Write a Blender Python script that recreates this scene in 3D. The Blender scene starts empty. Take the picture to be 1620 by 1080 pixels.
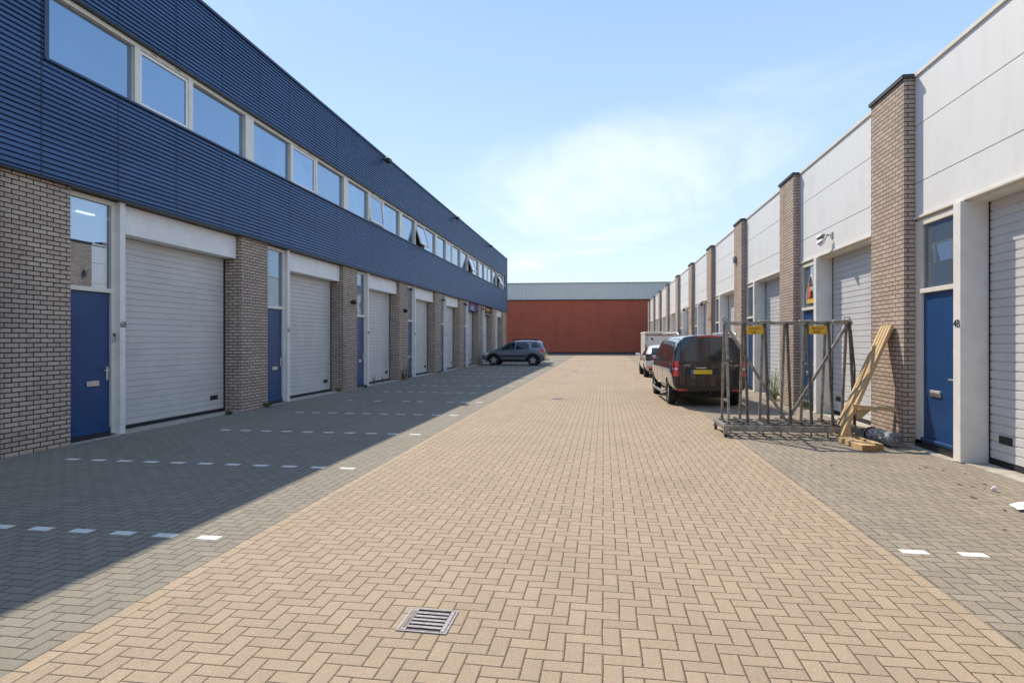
import bpy, bmesh, math, random
from mathutils import Vector, Matrix
from mathutils.bvhtree import BVHTree
random.seed(7)
sc = bpy.context.scene
COL = sc.collection

# ------------------------------------------------------------------ camera
YAW = 8.6156
cam_d = bpy.data.cameras.new("Camera"); cam = bpy.data.objects.new("Camera", cam_d); COL.objects.link(cam)
cam.location = (0, 0, 1.73); cam.rotation_euler = (math.radians(90), 0, math.radians(YAW))
cam_d.sensor_width = 36; cam_d.lens = 957/1620*36; cam_d.shift_y = -2/1620
cam_d.clip_start = .05; cam_d.clip_end = 3000
sc.camera = cam
sc.view_settings.view_transform = 'Standard'; sc.view_settings.look = 'None'
sc.view_settings.gamma = 1; sc.view_settings.exposure = 0.78
sc.render.filter_size = 1.15
sc.cycles.max_bounces = 8; sc.cycles.diffuse_bounces = 4; sc.cycles.glossy_bounces = 4
sc.cycles.caustics_reflective = False; sc.cycles.caustics_refractive = False

# ------------------------------------------------------------------ sun and sky
LIGHT = Vector((.535, -.80, -1)).normalized()
EL = math.asin(-LIGHT.z); ROT = math.atan2(-LIGHT.x, -LIGHT.y)
sd = bpy.data.lights.new("Sun", 'SUN'); sun = bpy.data.objects.new("Sun", sd); COL.objects.link(sun)
sd.energy = 3.0; sd.angle = math.radians(.5); sd.color = (1, .88, .70)
sun.rotation_euler = LIGHT.to_track_quat('-Z', 'Y').to_euler(); sun.location = (-20, 30, 40)
world = bpy.data.worlds.new("World"); sc.world = world; world.use_nodes = True
wt = world.node_tree; wt.nodes.clear()


class G:
    """small node-graph helper"""
    def __init__(s, t): s.t = t
    def n(s, typ, **kw):
        x = s.t.nodes.new(typ)
        for k, v in kw.items(): setattr(x, k, v)
        return x
    def put(s, sock, v):
        if hasattr(v, 'is_linked') or isinstance(v, bpy.types.NodeSocket): s.t.links.new(v, sock)
        else: sock.default_value = v
    def m(s, op, a, b=0., c=None, clamp=False):
        x = s.n('ShaderNodeMath', operation=op); x.use_clamp = clamp
        s.put(x.inputs[0], a); s.put(x.inputs[1], b)
        if c is not None: s.put(x.inputs[2], c)
        return x.outputs[0]
    def mix(s, f, a, b, mode='MIX'):
        x = s.n('ShaderNodeMix', data_type='RGBA', blend_type=mode)
        s.put(x.inputs[0], f); s.put(x.inputs[6], a); s.put(x.inputs[7], b)
        return x.outputs[2]
    def ramp(s, f, a, b, smooth=True):
        x = s.n('ShaderNodeMapRange'); x.interpolation_type = 'SMOOTHSTEP' if smooth else 'LINEAR'
        s.put(x.inputs[0], f); s.put(x.inputs[1], a); s.put(x.inputs[2], b)
        return x.outputs[0]
    def noise(s, vec, scale, detail=4., rough=.55, dist=0., dim='3D'):
        x = s.n('ShaderNodeTexNoise', noise_dimensions=dim)
        if vec is not None: s.t.links.new(vec, x.inputs['Vector'])
        x.inputs['Scale'].default_value = scale; x.inputs['Detail'].default_value = detail
        x.inputs['Roughness'].default_value = rough; x.inputs['Distortion'].default_value = dist
        return x.outputs[0]
    def xyz(s, vec):
        x = s.n('ShaderNodeSeparateXYZ'); s.t.links.new(vec, x.inputs[0]); return x.outputs
    def vec(s, a, b, c=0.):
        x = s.n('ShaderNodeCombineXYZ'); s.put(x.inputs[0], a); s.put(x.inputs[1], b); s.put(x.inputs[2], c); return x.outputs[0]
    def bump(s, h, dist, strength=1.):
        x = s.n('ShaderNodeBump'); s.put(x.inputs['Height'], h); x.inputs['Distance'].default_value = dist
        x.inputs['Strength'].default_value = strength; return x.outputs[0]
    def pos(s): return s.n('ShaderNodeNewGeometry').outputs['Position']
    def obj(s): return s.n('ShaderNodeTexCoord').outputs['Object']


g = G(wt)
sky = g.n('ShaderNodeTexSky', sky_type='NISHITA')
sky.sun_disc = False; sky.sun_elevation = EL; sky.sun_rotation = ROT
sky.air_density = 1.0; sky.dust_density = .25; sky.ozone_density = 1.6; sky.altitude = 0
d = g.n('ShaderNodeTexCoord').outputs['Generated']
dx, dy, dz = g.xyz(d)
az = g.m('ARCTAN2', dx, dy)
el = g.m('ARCSINE', g.m('MAXIMUM', dz, 0.))
# clear summer air: pale at the horizon, deeper blue above, over the physical sky
gr = g.n('ShaderNodeValToRGB'); g.put(gr.inputs[0], g.m('DIVIDE', el, 1.5708))
cr = gr.color_ramp; cr.elements[0].position = 0.; cr.elements[0].color = (3.9, 4.5, 5.0, 1)
cr.elements[1].position = 1.; cr.elements[1].color = (1.9, 2.5, 3.5, 1)
for p, c in ((.09, (3.3, 4.15, 4.95, 1)), (.20, (2.5, 3.5, 4.75, 1)), (.34, (1.8, 2.85, 4.5, 1)), (.55, (1.75, 2.6, 4.0, 1))):
    e = cr.elements.new(p); e.color = c
base = g.mix(.82, sky.outputs[0], gr.outputs[0])
zz = g.m('MAXIMUM', dz, .05)
px_, py_ = g.m('DIVIDE', dx, zz), g.m('DIVIDE', dy, zz)         # a flat layer of air far above
n1 = g.noise(g.vec(g.m('MULTIPLY', px_, .60), g.m('MULTIPLY', py_, .30), 0.), 1.25, 9., .62, .7)
n2 = g.noise(g.vec(g.m('MULTIPLY', px_, .22), g.m('MULTIPLY', py_, .16), 3.1), 1.0, 6., .55, .4)
def bank(a0, e0, wa, we, tilt):
    u = g.m('SUBTRACT', az, a0); v_ = g.m('SUBTRACT', g.m('SUBTRACT', el, e0), g.m('MULTIPLY', u, tilt))
    u = g.m('DIVIDE', u, wa); v_ = g.m('DIVIDE', v_, we)
    return g.ramp(g.m('ADD', g.m('MULTIPLY', u, u), g.m('MULTIPLY', v_, v_)), 2.2, .0)
bk = g.m('MAXIMUM', bank(.05, .262, .27, .085, .08), g.m('MAXIMUM', g.m('MULTIPLY', bank(.02, .165, .20, .022, .22), .85), g.m('MULTIPLY', bank(.30, .33, .24, .06, .1), .55)))
bk = g.m('MAXIMUM', bk, g.m('MULTIPLY', bank(-.55, .46, .3, .06, .3), .35))
dens = g.m('ADD', g.m('MULTIPLY', bk, .46), g.m('ADD', g.m('MULTIPLY', g.m('SUBTRACT', n1, .5), 1.5), g.m('MULTIPLY', g.m('SUBTRACT', n2, .5), .35)))
c2 = g.m('MULTIPLY', g.ramp(dens, .07, 1.02), .92)
cl_col = g.n('ShaderNodeRGB'); cl_col.outputs[0].default_value = (5.6, 5.85, 6.1, 1)
mixc = g.mix(c2, base, cl_col.outputs[0])
bg = g.n('ShaderNodeBackground'); bg.inputs[1].default_value = .125
wt.links.new(mixc, bg.inputs[0])
wo = g.n('ShaderNodeOutputWorld'); wt.links.new(bg.outputs[0], wo.inputs[0])

# ------------------------------------------------------------------ materials
def new_mat(name):
    m = bpy.data.materials.new(name); m.use_nodes = True
    t = m.node_tree; b = t.nodes['Principled BSDF']
    return m, G(t), b

def C4(c): return (c[0], c[1], c[2], 1)

def basic(name, col, rough=.5, metal=0., spec=.5, var=.12, scale=3., bump=0., bscale=60., coat=0.):
    m, g, b = new_mat(name)
    p = g.obj()
    n = g.noise(p, scale, 5.)
    lo = tuple(x*(1-var) for x in col); hi = tuple(min(1, x*(1+var)) for x in col)
    c = g.mix(g.ramp(n, .3, .7), C4(lo), C4(hi))
    g.put(b.inputs['Base Color'], c)
    g.put(b.inputs['Roughness'], g.m('ADD', rough-.06, g.m('MULTIPLY', g.noise(p, scale*4, 3.), .12)))
    b.inputs['Metallic'].default_value = metal; b.inputs['Specular IOR Level'].default_value = spec
    b.inputs['Coat Weight'].default_value = coat; b.inputs['Coat Roughness'].default_value = .04
    if bump: g.put(b.inputs['Normal'], g.bump(g.noise(p, bscale, 3.), bump))
    return m

def m_brick(name, cols, mortar, bw=.23, bh=.0735, off=0., stain=.5, msize=.011):
    m, g, b = new_mat(name)
    P = g.pos(); x, y, z = g.xyz(P)
    v = g.vec(g.m('ADD', g.m('ADD', x, y), off), z, 0.)
    br = g.n('ShaderNodeTexBrick'); br.offset = .5
    g.put(br.inputs['Vector'], v)
    br.inputs['Scale'].default_value = 1; br.inputs['Brick Width'].default_value = bw
    br.inputs['Row Height'].default_value = bh; br.inputs['Mortar Size'].default_value = msize
    br.inputs['Mortar Smooth'].default_value = .25; br.inputs['Bias'].default_value = 0
    br.inputs['Color1'].default_value = (0, 0, 0, 1); br.inputs['Color2'].default_value = (1, 1, 1, 1)
    br.inputs['Mortar'].default_value = (.5, .5, .5, 1)
    rnd = g.xyz(br.outputs['Color'])[0]
    c = g.mix(g.ramp(rnd, 0., 1., False), C4(cols[0]), C4(cols[1]))
    ns = g.noise(P, 22., 6., .7)
    c = g.mix(g.m('MULTIPLY', g.ramp(ns, .56, .70), stain), c, C4(cols[2]))          # dark fired spots
    c = g.mix(g.m('MULTIPLY', g.ramp(g.noise(P, .9, 4.), .35, .75), .35), c, C4(cols[3]))  # weathering
    strk = g.noise(g.vec(g.m('MULTIPLY', g.m('ADD', x, y), .8), g.m('MULTIPLY', z, .16), 0.), 1., 6., .65)
    c = g.mix(g.m('MULTIPLY', g.ramp(strk, .48, .70), .28), c, C4(cols[2]))
    fine = g.noise(P, 160., 2.)
    c = g.mix(g.m('MULTIPLY', fine, .35), c, C4(cols[0]), 'MULTIPLY')
    c = g.mix(br.outputs['Fac'], c, C4(mortar))
    g.put(b.inputs['Base Color'], c); b.inputs['Roughness'].default_value = .88
    b.inputs['Specular IOR Level'].default_value = .25
    h = g.m('ADD', g.m('SUBTRACT', 1., br.outputs['Fac']), g.m('MULTIPLY', g.noise(P, 90., 4.), .35))
    g.put(b.inputs['Normal'], g.bump(h, .006))
    return m

U = .105
def m_paver(name, base, var, joint, moss=.25, stain=.3, border=False, x0=0., patchy=.25, dirt=(.06, .055, .05), odd=.3, grate=False):
    """herringbone of 210 x 105 mm pavers"""
    m, g, b = new_mat(name)
    P = g.pos(); x, y, z = g.xyz(P)
    wob = g.m('MULTIPLY', g.m('SUBTRACT', g.noise(P, 1.3, 2.), .5), .02)
    X = g.m('DIVIDE', g.m('ADD', g.m('SUBTRACT', x, x0), wob), U); Y = g.m('DIVIDE', g.m('ADD', y, wob), U)
    if border:                                            # stretchers in a single row along the edge
        i = g.m('FLOOR', X); hy = g.m('MULTIPLY', Y, .5); j = g.m('FLOOR', hy)
        bx = g.m('SUBTRACT', X, i); by = g.m('MULTIPLY', g.m('SUBTRACT', hy, j), 2.)
        dist = g.m('MINIMUM', g.m('MINIMUM', bx, g.m('SUBTRACT', 1., bx)), g.m('MINIMUM', by, g.m('SUBTRACT', 2., by)))
        idv = g.vec(i, j, 0.)
    else:
        i, j = g.m('FLOOR', X), g.m('FLOOR', Y)
        fx, fy = g.m('SUBTRACT', X, i), g.m('SUBTRACT', Y, j)
        k = g.m('FLOORED_MODULO', g.m('ADD', i, j), 4.)
        is1 = g.m('COMPARE', k, 1., .1); is3 = g.m('COMPARE', k, 3., .1); vert = g.m('GREATER_THAN', k, 1.5)
        bx, by = g.m('ADD', fx, is1), g.m('ADD', fy, is3)
        W = g.m('SUBTRACT', 2., vert); H = g.m('ADD', 1., vert)
        dist = g.m('MINIMUM', g.m('MINIMUM', bx, g.m('SUBTRACT', W, bx)), g.m('MINIMUM', by, g.m('SUBTRACT', H, by)))
        idv = g.vec(g.m('SUBTRACT', i, is1), g.m('SUBTRACT', j, is3), 0.)
    wn = g.n('ShaderNodeTexWhiteNoise', noise_dimensions='2D'); g.put(wn.inputs['Vector'], idv)
    r = wn.outputs['Value']
    lo = tuple(c*(1-var) for c in base); hi = tuple(c*(1+var) for c in base)
    c = g.mix(r, C4(lo), C4(hi))
    odd_ = g.m('GREATER_THAN', g.xyz(wn.outputs['Color'])[1], .93)
    c = g.mix(g.m('MULTIPLY', odd_, odd), c, C4(tuple(q*.62 for q in base)))
    grit = g.noise(P, 210., 2., .6)
    c = g.mix(g.m('MULTIPLY', g.ramp(grit, .54, .70), .75), c, C4(tuple(min(.9, q*1.7+.03) for q in base)))
    c = g.mix(g.m('MULTIPLY', g.ramp(grit, .46, .30), .5), c, C4(tuple(q*.55 for q in base)))
    g2 = g.noise(P, 75., 2., .7)
    c = g.mix(g.m('MULTIPLY', g.ramp(g2, .60, .70), .45), c, C4(tuple(min(.9, q*1.55+.03) for q in base)))
    c = g.mix(g.m('MULTIPLY', g.ramp(g2, .40, .30), .4), c, C4(tuple(q*.6 for q in base)))
    big = g.noise(P, .38, 6., .62)
    c = g.mix(g.m('MULTIPLY', g.ramp(big, .46, .72), patchy), c, C4(tuple(q*.66 for q in base)))
    sp = g.noise(P, 2.6, 5., .6, .4)
    c = g.mix(g.m('MULTIPLY', g.ramp(sp, .64, .78), stain), c, C4(dirt))
    wear = g.noise(g.vec(g.m('MULTIPLY', x, 1.5), g.m('MULTIPLY', y, .07), 0.), 1.6, 5., .6)      # long wheel-worn lanes
    c = g.mix(g.m('MULTIPLY', g.ramp(wear, .50, .70), .22), c, C4(tuple(q*.72 for q in base)))
    drop = g.n('ShaderNodeTexVoronoi'); g.put(drop.inputs['Vector'], P); drop.inputs['Scale'].default_value = .55
    dd = g.m('ADD', drop.outputs['Distance'], g.m('MULTIPLY', g.m('SUBTRACT', g.noise(P, 9., 3.), .5), .08))
    c = g.mix(g.m('MULTIPLY', g.ramp(dd, .075, .03), .45), c, C4(tuple(q*.5 for q in base)))          # old oil drips
    chip = g.m('MULTIPLY', g.m('SUBTRACT', g.noise(P, 45., 3.), .5), .05)
    jf = g.ramp(g.m('ADD', dist, chip), .046, .016)
    ms = g.ramp(g.noise(P, .8, 5., .65), .52, .66)
    mf = g.m('MULTIPLY', ms, moss)
    if grate:     # moss fills the joints round the drain
        ex, ey = g.m('ADD', x, 1.0), g.m('SUBTRACT', y, 3.55)
        rr = g.m('SQRT', g.m('ADD', g.m('MULTIPLY', ex, ex), g.m('MULTIPLY', ey, ey)))
        mf = g.m('MAXIMUM', mf, g.m('MULTIPLY', g.ramp(rr, .62, .25), g.ramp(g.noise(P, 7., 4.), .48, .6)))
    jc = g.mix(mf, C4(joint), (.075, .085, .02, 1))
    c = g.mix(jf, c, jc)
    g.put(b.inputs['Base Color'], c); b.inputs['Roughness'].default_value = .82
    b.inputs['Specular IOR Level'].default_value = .3
    tilt = g.m('MULTIPLY', g.xyz(wn.outputs['Color'])[2], .12)
    h = g.m('ADD', g.m('MULTIPLY', g.ramp(dist, .02, .10), .8), g.m('ADD', g.m('MULTIPLY', grit, .28), tilt))
    g.put(b.inputs['Normal'], g.bump(h, .005))
    return m

def m_clad(name, col, rough=.38):
    """painted steel with screw columns at the sheet laps"""
    m, g, b = new_mat(name)
    P = g.pos(); x, y, z = g.xyz(P)
    ym = g.m('FLOORED_MODULO', g.m('ADD', y, .95), 1.49)
    zm = g.m('FLOORED_MODULO', z, .083)
    near = g.m('LESS_THAN', g.m('ABSOLUTE', g.m('SUBTRACT', ym, .15)), .017)
    zr = g.m('LESS_THAN', g.m('ABSOLUTE', g.m('SUBTRACT', zm, .048)), .02)
    scr = g.m('MULTIPLY', near, zr)
    lap = g.m('LESS_THAN', g.m('ABSOLUTE', g.m('SUBTRACT', ym, .18)), .004)
    n = g.noise(g.vec(g.m('MULTIPLY', y, .35), z, x), 1.4, 5.)
    c = g.mix(g.ramp(n, .3, .7), C4(tuple(q*.86 for q in col)), C4(tuple(q*1.12 for q in col)))
    sheet = g.n('ShaderNodeTexWhiteNoise', noise_dimensions='1D'); g.put(sheet.inputs['W'], g.m('FLOOR', g.m('DIVIDE', g.m('ADD', y, .95), 1.49)))
    c = g.mix(g.m('MULTIPLY', sheet.outputs[0], .12), c, C4(tuple(q*.7 for q in col)))
    c = g.mix(g.m('MAXIMUM', scr, g.m('MULTIPLY', lap, .3)), c, (.008, .009, .012, 1))
    g.put(b.inputs['Base Color'], c); g.put(b.inputs['Roughness'], g.m('ADD', rough, g.m('MULTIPLY', n, .12)))
    b.inputs['Specular IOR Level'].default_value = .45
    return m

def m_panel(name, col):
    """white sandwich panel with fine horizontal micro ribs"""
    m, g, b = new_mat(name)
    P = g.pos(); x, y, z = g.xyz(P)
    w = g.m('SINE', g.m('MULTIPLY', z, 2*math.pi/.03))
    st = g.noise(g.vec(g.m('MULTIPLY', y, 5.), g.m('MULTIPLY', z, .55), 0.), 1., 6., .65)
    st2 = g.noise(P, 1.1, 5., .6)
    c = g.mix(g.m('MULTIPLY', g.ramp(st, .46, .74), .20), C4(col), C4(tuple(q*.72 for q in col)))
    c = g.mix(g.m('MULTIPLY', g.ramp(st2, .5, .75), .22), c, (.52, .52, .54, 1))
    g.put(b.inputs['Base Color'], c); b.inputs['Roughness'].default_value = .5
    g.put(b.inputs['Normal'], g.bump(g.m('MULTIPLY', w, .5), .0011))
    return m

def m_glass(name, tint, metal=.55, rough=.015, wave=.0025):
    m, g, b = new_mat(name)
    P = g.obj()
    rn = g.n('ShaderNodeObjectInfo').outputs['Random']
    n = g.noise(g.vec(g.m('ADD', g.xyz(P)[1], g.m('MULTIPLY', rn, 40.)), g.xyz(P)[2], 0.), .9, 3.)
    c = g.mix(rn, C4(tuple(q*.78 for q in tint)), C4(tint))
    g.put(b.inputs['Base Color'], g.mix(g.ramp(n, .4, .65), c, C4(tuple(q*.86 for q in tint))))
    b.inputs['Metallic'].default_value = metal; b.inputs['Roughness'].default_value = rough
    dirt = g.noise(P, 3., 5., .6)
    g.put(b.inputs['Roughness'], g.m('ADD', rough, g.m('MULTIPLY', g.ramp(dirt, .55, .75), .05)))
    g.put(b.inputs['Normal'], g.bump(g.noise(P, .8, 1.), wave))
    return m

def m_clear(name):
    m, g, b = new_mat(name); t = m.node_tree
    gl = g.n('ShaderNodeBsdfGlossy'); gl.inputs['Color'].default_value = (.62, .72, .86, 1); gl.inputs['Roughness'].default_value = .01
    tr = g.n('ShaderNodeBsdfTransparent'); tr.inputs[0].default_value = (.8, .85, .88, 1)
    mx = g.n('ShaderNodeMixShader'); mx.inputs[0].default_value = .55
    t.links.new(tr.outputs[0], mx.inputs[1]); t.links.new(gl.outputs[0], mx.inputs[2])
    t.links.new(mx.outputs[0], t.nodes['Material Output'].inputs[0]); return m

M = {}
M['clear'] = m_clear('coated_clear_glass')
m_, g_, b_ = new_mat('lamp_tube'); b_.inputs['Emission Color'].default_value = (1, .96, .85, 1); b_.inputs['Emission Strength'].default_value = 2.5; M['tube'] = m_
M['asphalt'] = basic('asphalt', (.07, .068, .065), .9, bump=.004, bscale=150)
M['yellow'] = m_paver('sand_paver', (.385, .30, .218), .065, (.075, .056, .04), moss=.35, stain=.30, x0=-3.05, patchy=.34, odd=.16, grate=True)
M['yellow_edge'] = m_paver('sand_edge_paver', (.405, .318, .230), .06, (.075, .056, .04), border=True, x0=-3.05, odd=.12)
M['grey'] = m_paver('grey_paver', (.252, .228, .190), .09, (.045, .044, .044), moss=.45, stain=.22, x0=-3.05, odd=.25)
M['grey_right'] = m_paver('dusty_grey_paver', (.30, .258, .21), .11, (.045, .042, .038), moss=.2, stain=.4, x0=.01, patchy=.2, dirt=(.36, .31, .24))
def m_mark():
    m, g, b = new_mat('worn_white_paint'); P = g.pos()
    n = g.noise(P, 38., 6., .7); k = g.noise(P, 5., 3.)
    f = g.ramp(g.m('ADD', n, g.m('MULTIPLY', g.m('SUBTRACT', k, .5), .5)), .60, .68)
    g.put(b.inputs['Base Color'], g.mix(f, (.74, .74, .72, 1), (.30, .28, .25, 1))); b.inputs['Roughness'].default_value = .8
    g.put(b.inputs['Normal'], g.bump(g.noise(P, 160., 3.), .002)); return m
M['white_paver'] = m_mark()
M['concrete'] = basic('concrete_sill', (.42, .39, .34), .85, var=.18, scale=6, bump=.002, bscale=120)
M['wallstrip'] = basic('tile_strip', (.30, .27, .23), .85, var=.15, scale=4)
M['brick'] = m_brick('grey_brown_brick', ((.52, .415, .335), (.66, .545, .455), (.07, .052, .06), (.48, .39, .36)), (.032, .027, .027), msize=.009, stain=.8)
M['brick_r'] = m_brick('tan_brick', ((.50, .40, .335), (.64, .53, .445), (.15, .115, .115), (.50, .395, .35)), (.06, .046, .04), stain=.4, msize=.0075)
M['redbrick'] = m_brick('red_brick', ((.56, .122, .068), (.66, .17, .092), (.30, .075, .048), (.54, .16, .10)), (.40, .15, .10), bw=.22, bh=.075, stain=.35, msize=.009)
M['navy'] = m_clad('navy_steel', (.052, .112, .255))
M['navy_trim'] = basic('navy_trim', (.035, .058, .125), .4)
M['dark_trim'] = basic('dark_trim', (.02, .02, .025), .45)
M['panel'] = m_panel('white_panel', (.79, .80, .81))
M['cream'] = basic('cream_paint', (.78, .74, .66), .45, var=.05)
M['white'] = basic('white_paint', (.86, .85, .84), .42, var=.05)
M['post'] = basic('white_post_paint', (.80, .78, .75), .5, var=.06)
M['garage'] = basic('garage_grey', (.60, .59, .58), .45, var=.05, scale=1.5)
M['garage_r'] = basic('garage_grey_sun', (.62, .63, .65), .42, var=.05, scale=1.5)
M['blue'] = basic('blue_door_paint', (.010, .058, .185), .33, var=.08)
M['glass'] = m_glass('sky_glass', (.34, .49, .70), .75, wave=.006)
M['dglass'] = m_glass('dark_glass', (.27, .35, .45), .66, wave=.006)
M['cglass'] = basic('car_glass', (.012, .016, .026), .07, spec=.9, var=.05)
M['black'] = basic('black_plastic', (.014, .014, .015), .5)
M['rubber'] = basic('rubber', (.02, .02, .021), .85, bump=.002, bscale=80)
M['alu'] = basic('aluminium', (.62, .62, .62), .35, .9)
M['galv'] = basic('galvanised_steel', (.30, .285, .265), .5, .6, var=.3, scale=9)
M['steel_dark'] = basic('dirty_shaded_steel', (.11, .10, .09), .6, .4, var=.4, scale=14)
M['corr'] = basic('grey_cladding', (.74, .72, .67), .5, 0., var=.03)
M['interior'] = basic('dark_interior', (.02, .02, .022), .9)
M['capdark'] = basic('lead_cap', (.035, .037, .045), .55)
M['roof'] = basic('roof_felt', (.12, .12, .12), .9)
M['ironlight'] = basic('worn_cast_iron', (.23, .22, .24), .5, .3, var=.2, scale=25, bump=.002, bscale=150)
M['hole_shade'] = basic('grate_hole_shade', (.006, .006, .006), .9)

# ------------------------------------------------------------------ mesh helpers
def link(o, parent=None):
    COL.objects.link(o)
    if parent is not None: o.parent = parent
    return o

class MB:
    def __init__(s): s.v = []; s.f = []
    def add(s, vs, fs):
        k = len(s.v); s.v += [tuple(p) for p in vs]; s.f += [tuple(i+k for i in f) for f in fs]; return s
    def box(s, x0, x1, y0, y1, z0, z1):
        vs = [(x, y, z) for z in (z0, z1) for y in (y0, y1) for x in (x0, x1)]
        return s.add(vs, [(0, 2, 3, 1), (4, 5, 7, 6), (0, 1, 5, 4), (2, 6, 7, 3), (0, 4, 6, 2), (1, 3, 7, 5)])
    def extr(s, prof, axis, a, b):
        """profile = 2-D points; axis 0: (y,z) along x, 1: (x,z) along y, 2: (x,y) along z"""
        def P(p, t):
            return (t, p[0], p[1]) if axis == 0 else ((p[0], t, p[1]) if axis == 1 else (p[0], p[1], t))
        n = len(prof)
        vs = [P(p, a) for p in prof] + [P(p, b) for p in prof]
        fs = [(i, (i+1) % n, n+(i+1) % n, n+i) for i in range(n)] + [tuple(range(n))[::-1], tuple(range(n, 2*n))]
        return s.add(vs, fs)
    def bar(s, p, q, w, h=None, up=(0, 0, 1)):
        h = h or w; p, q = Vector(p), Vector(q); d = (q-p).normalized(); up = Vector(up)
        if abs(d.dot(up)) > .95: up = Vector((1, 0, 0)) if abs(d.x) < .9 else Vector((0, 1, 0))
        a = d.cross(up).normalized()*w/2; b = a.cross(d).normalized()*h/2
        vs = [o+t for o in (p, q) for t in (-a-b, a-b, a+b, -a+b)]
        return s.add(vs, [(3, 2, 1, 0), (4, 5, 6, 7), (0, 1, 5, 4), (1, 2, 6, 5), (2, 3, 7, 6), (3, 0, 4, 7)])
    def tube(s, pts, r, n=10):
        pts = [Vector(p) for p in pts]; rings = []
        for i, p in enumerate(pts):
            d = (pts[min(i+1, len(pts)-1)]-pts[max(i-1, 0)]).normalized()
            up = Vector((0, 0, 1)) if abs(d.z) < .9 else Vector((1, 0, 0))
            a = d.cross(up).normalized(); b = a.cross(d).normalized()
            rr = r[i] if isinstance(r, (list, tuple)) else r
            rings.append([p+(a*math.cos(t)+b*math.sin(t))*rr for t in [2*math.pi*k/n for k in range(n)]])
        vs = [v for R in rings for v in R]; fs = []
        for i in range(len(rings)-1):
            for k in range(n): fs.append((i*n+k, i*n+(k+1) % n, (i+1)*n+(k+1) % n, (i+1)*n+k))
        fs += [tuple(range(n))[::-1], tuple((len(rings)-1)*n+k for k in range(n))]
        return s.add(vs, fs)
    def lathe(s, prof, c, axis, n=28):
        """prof: (radius, t) along the axis vector from c"""
        ax = Vector(axis).normalized(); up = Vector((0, 0, 1)) if abs(ax.z) < .9 else Vector((1, 0, 0))
        a = ax.cross(up).normalized(); b = ax.cross(a).normalized(); c = Vector(c)
        vs = [c+ax*t+(a*math.cos(2*math.pi*k/n)+b*math.sin(2*math.pi*k/n))*r for r, t in prof for k in range(n)]
        fs = [(i*n+k, i*n+(k+1) % n, (i+1)*n+(k+1) % n, (i+1)*n+k) for i in range(len(prof)-1) for k in range(n)]
        return s.add(vs, fs)
    def build(s, name, mat, parent=None, bevel=0., smooth=False, seg=1):
        me = bpy.data.meshes.new(name); me.from_pydata(s.v, [], s.f)
        bm = bmesh.new(); bm.from_mesh(me); bmesh.ops.recalc_face_normals(bm, faces=bm.faces); bm.to_mesh(me); bm.free()
        me.materials.append(M[mat] if isinstance(mat, str) else mat)
        o = bpy.data.objects.new(name, me); link(o, parent)
        if smooth:
            for p in me.polygons: p.use_smooth = True
            md = o.modifiers.new('wn', 'EDGE_SPLIT'); md.split_angle = math.radians(35)
        if bevel:
            md = o.modifiers.new('bevel', 'BEVEL'); md.width = bevel; md.segments = seg; md.limit_method = 'ANGLE'
        return o

def tag(o, label, cat, group=None):
    o['label'] = label; o['category'] = cat
    if group: o['group'] = group
    return o
def empty(name, loc, label, cat, group=None, rz=0.):
    o = bpy.data.objects.new(name, None); link(o); o.location = loc; o.rotation_euler = (0, 0, rz); o.empty_display_size = .2
    return tag(o, label, cat, group)
def struct(o): o['kind'] = 'structure'; return o
def copy_tree(o, parent=None):
    c = o.copy(); COL.objects.link(c); c.parent = parent
    for ch in list(o.children): copy_tree(ch, c)
    return c

def text(name, s, size, mat, loc, rot, parent=None, depth=.002, align='CENTER', sx=1.):
    cu = bpy.data.curves.new(name, 'FONT'); cu.body = s; cu.size = size; cu.extrude = depth
    cu.align_x = align; cu.align_y = 'CENTER'
    tmp = bpy.data.objects.new('tmp', cu); COL.objects.link(tmp)
    me = bpy.data.meshes.new_from_object(tmp.evaluated_get(bpy.context.evaluated_depsgraph_get()))
    bpy.data.objects.remove(tmp)
    me.materials.clear(); me.materials.append(M[mat])
    o = bpy.data.objects.new(name, me); o.location = loc; o.rotation_euler = rot; o.scale = (sx, 1, 1)
    link(o, parent); return o
ROT_LEFT = (math.radians(90), 0, math.radians(90))     # writing read on a wall facing +x
ROT_RIGHT = (math.radians(90), 0, math.radians(-90))   # on a wall facing -x
ROT_BACK = (math.radians(90), 0, 0)                    # facing the camera (-y)

# ------------------------------------------------------------------ ground
def sheet(name, mat, x0, x1, y0, y1, z, thick=.06, sub=False):
    return struct(MB().box(x0, x1, y0, y1, z-thick, z).build(name, mat))
struct(MB().box(-600, 600, -600, 900, -.4, 0).build('ground', 'asphalt'))
XL = -3.05; XR = XL+51*U
Y0, Y1 = -24, 73.4
sheet('road', 'yellow', XL+U, XR-U, Y0, Y1, .006)
sheet('road_edge', 'yellow_edge', XL, XL+U, Y0, Y1, .006)
sheet('road_edge', 'yellow_edge', XR-U, XR, Y0, Y1, .006)
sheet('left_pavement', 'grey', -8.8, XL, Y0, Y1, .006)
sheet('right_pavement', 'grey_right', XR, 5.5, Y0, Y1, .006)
sheet('wall_pavement', 'wallstrip', -30, 30, Y1, 75.9, .006)

def marking(y, xs):
    b = MB()
    for x in xs: b.box(x-U+.005, x+U-.005, y-U/2+.004, y+U/2-.004, .004, .0085)
    o = b.build('parking_line', 'white_paver'); o['kind'] = 'structure'; return o
rows = [4.83, 7.72, 10.68, 13.55, 16.45, 19.4, 22.35, 25.3, 28.25, 31.2, 34.15, 37.1, 40.0, 42.9, 45.8, 48.7]
for k, y in enumerate(rows):
    xs = [XL-.36-.42*q for q in range(12)]
    if k > 0: xs = xs[:11 if k == 1 else 10]
    if k > 3: xs = [x for x in xs if random.random() > .12]
    marking(y, xs)
marking(5.365, [2.50, 2.94]); marking(16.35, [2.48, 2.90, 3.32]); marking(27.2, [2.48, 2.9])

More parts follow.
